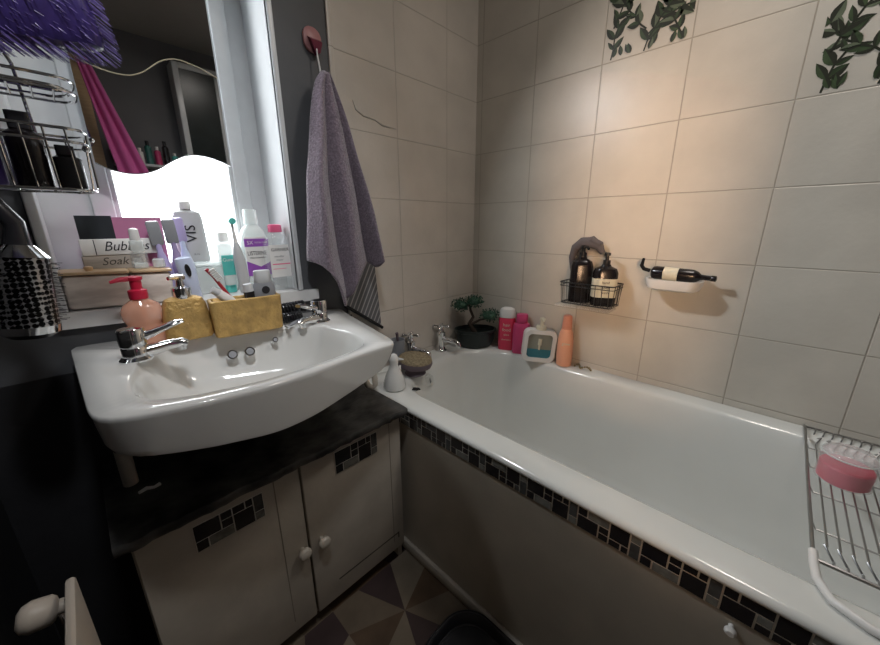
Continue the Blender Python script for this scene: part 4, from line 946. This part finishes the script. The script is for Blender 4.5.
for k in range(13):
    for j in range(18):
        a = 2*PI*j/18+.17*(k % 2); n_ = math.cos(a)*e1+math.sin(a)*e2; p = ax0+d*(.006+.1*k/13)+n_*.033
        q.tube([p, p+n_*rd.uniform(.008, .013)+d*rd.uniform(-.003, .003)], .0006, 4)
o = q.build('bristles', 'clearbr', rb); o['kind'] = 'stuff'
MB().tube([(-.137, .85, 1.152), (-.16, .88, 1.158), (-.150, .89, 1.162)], .002, 6).build('hanging_loop', 'blackp', rb)

# ------------------------------------------------------------------ far end of the room (seen in the mirror)
t = thing('wall_shelf', 'white shelf on the back wall, seen in the mirror', 'shelf', (.48, -1.0, 1.50))
MB().box(.30, .68, YB+.001, -.93, 1.485, 1.50).box(.32, .34, YB+.001, -.97, 1.44, 1.485).box(.64, .66, YB+.001, -.97, 1.44, 1.485).build('board', 'upvc', t)
cl = ['bottle_g', 'bottle_d', 'whitep', 'bottle_g', 'magenta', 'bottle_d', 'teal']
nm = ['green', 'black', 'white', 'bottle green', 'pink', 'dark brown', 'teal']
for k in range(7):
    x = .345+k*.048; h = (.13, .17, .10, .15, .12, .16, .09)[k]
    t = thing('toiletry_bottle', 'small %s bottle on the shelf seen in the mirror' % nm[k], 'bottle', (x, -.98, 1.5005), 'bottles on the reflected shelf')
    MB().lathe(x, -.98, [(.017, 1.5005), (.019, 1.503), (.019, 1.5+h*.75), (.008, 1.5+h*.82)], n=16).build('bottle', cl[k], t)
    MB().lathe(x, -.98, [(.010, 1.5+h*.82), (.010, 1.5+h)], n=12).build('cap', 'blackp' if k % 2 else 'whitep', t)
V = []; F = []
for j in range(21):
    for i in range(21):
        u, v_ = i/20, j/20; wd = .05+.13*v_
        V.append((.225+.09*v_+wd*u, -.90+.012*math.cos(u*14), 2.05-.75*v_)); 
        if i < 20 and j < 20: a = j*21+i; F.append([a, a+1, a+22, a+21])
to = MB().add(V, F).build('pink_towel', 'pinkt', None, (.3, -.90, 1.6), ang=180); sm = to.modifiers.new('thickness', 'SOLIDIFY'); sm.thickness = .006
tag(to, 'bright pink towel hanging on the back wall, seen in the mirror', 'towel')
q = MB().tube([(.24, YB+.001, 2.05), (.24, -.89, 2.05), (.24, -.885, 2.07)], .005, 8).tube([(.27, YB+.001, 2.05), (.27, -.89, 2.05)], .005, 8)
tag(q.build('towel_peg', 'chrome', None, (.27, -1.0, 2.05)), 'chrome pegs behind the pink towel on the back wall', 'peg')
t = thing('mirrored_cupboard', 'white framed dark glass wall cupboard, seen in the mirror', 'cupboard', (.80, -1.0, 1.45))
MB().box(.70, .98, YB+.001, -.93, 1.35, 2.16).build('carcass', 'upvc', t)
q = MB(); q.rbox(.70, .735, -.93, -.915, 1.35, 2.16, .003).rbox(.945, .98, -.93, -.915, 1.35, 2.16, .003).rbox(.735, .945, -.93, -.915, 1.35, 1.385, .003).rbox(.735, .945, -.93, -.915, 2.125, 2.16, .003); dd = q.build('door', 'upvc', t)
MB().box(.735, .945, -.928, -.922, 1.385, 2.125).build('dark_glass', 'pot', dd)
# door on the left wall beside the camera
dr_ = thing('door_1', 'white panelled door in the left wall beside the camera', 'door', (-.2, -.62, 0)); dr_['kind'] = 'structure'
MB().rbox(-.198, -.165, -1.0, -.34, .005, 1.98, .003).build('leaf', 'cream', dr_)
MB().box(-.1995, -.155, -1.04, -1.0, 0, 2.02).box(-.1995, -.155, -.34, -.30, 0, 2.02).box(-.1995, -.155, -1.04, -.30, 1.98, 2.02).build('frame', 'upvc', dr_)
MB().cyl((-.165, -.40, 1.0), (-.13, -.40, 1.0), .008, n=12).tube([(-.132, -.40, 1.0), (-.130, -.46, 1.0), (-.132, -.51, .998)], .007, 10).build('handle', 'chrome', dr_)
MB_ = MB().box(.205, .262, YB+.001, YB+.03, .9, 2.25)
struct('trim_3', MB_, 'wood', 'wooden upright on the back wall seen in the mirror', 'trim')
t = thing('wall_fill_lamp', 'small unseen chrome spotlight added above the window as fill', 'lamp', (.20, 1.03, 1.9))  # made-up fixture out of view, added for the wall fill
MB().cyl((.20, 1.039, 1.97), (.20, 1.02, 1.97), .035, n=24).build('base', 'chrome', t)
MB().tube([(.20, 1.02, 1.97), (.20, .98, 1.95), (.205, .985, 1.89)], .006, 8).build('arm', 'chrome', t)
MB().cyl((.200, .995, 1.90), (.235, .962, 1.805), .03, .055, 24).build('shade', 'chrome', t)
t = thing('sill_fill_lamp', 'small unseen white ceiling spotlight added to brighten the windowsill', 'lamp', (.12, .10, ZC))  # made-up fixture out of view, added for the sill fill
MB().lathe(.12, .10, [(.05, ZC-.0005), (.05, ZC-.012), (.046, ZC-.014)], n=30).build('base', 'whitep', t)
# unseen ceiling fitting, added to go with the general fill light
t = thing('room_fill_lamp', 'unseen round flush lamp added above the bath for general fill', 'lamp', (.95, -.10, ZC))
MB().lathe(.95, -.10, [(.09, ZC-.001), (.09, ZC-.018), (.07, ZC-.022)], n=30).build('base', 'whitep', t)

for o in bpy.data.objects:
    if '_w' in o.keys(): del o['_w']
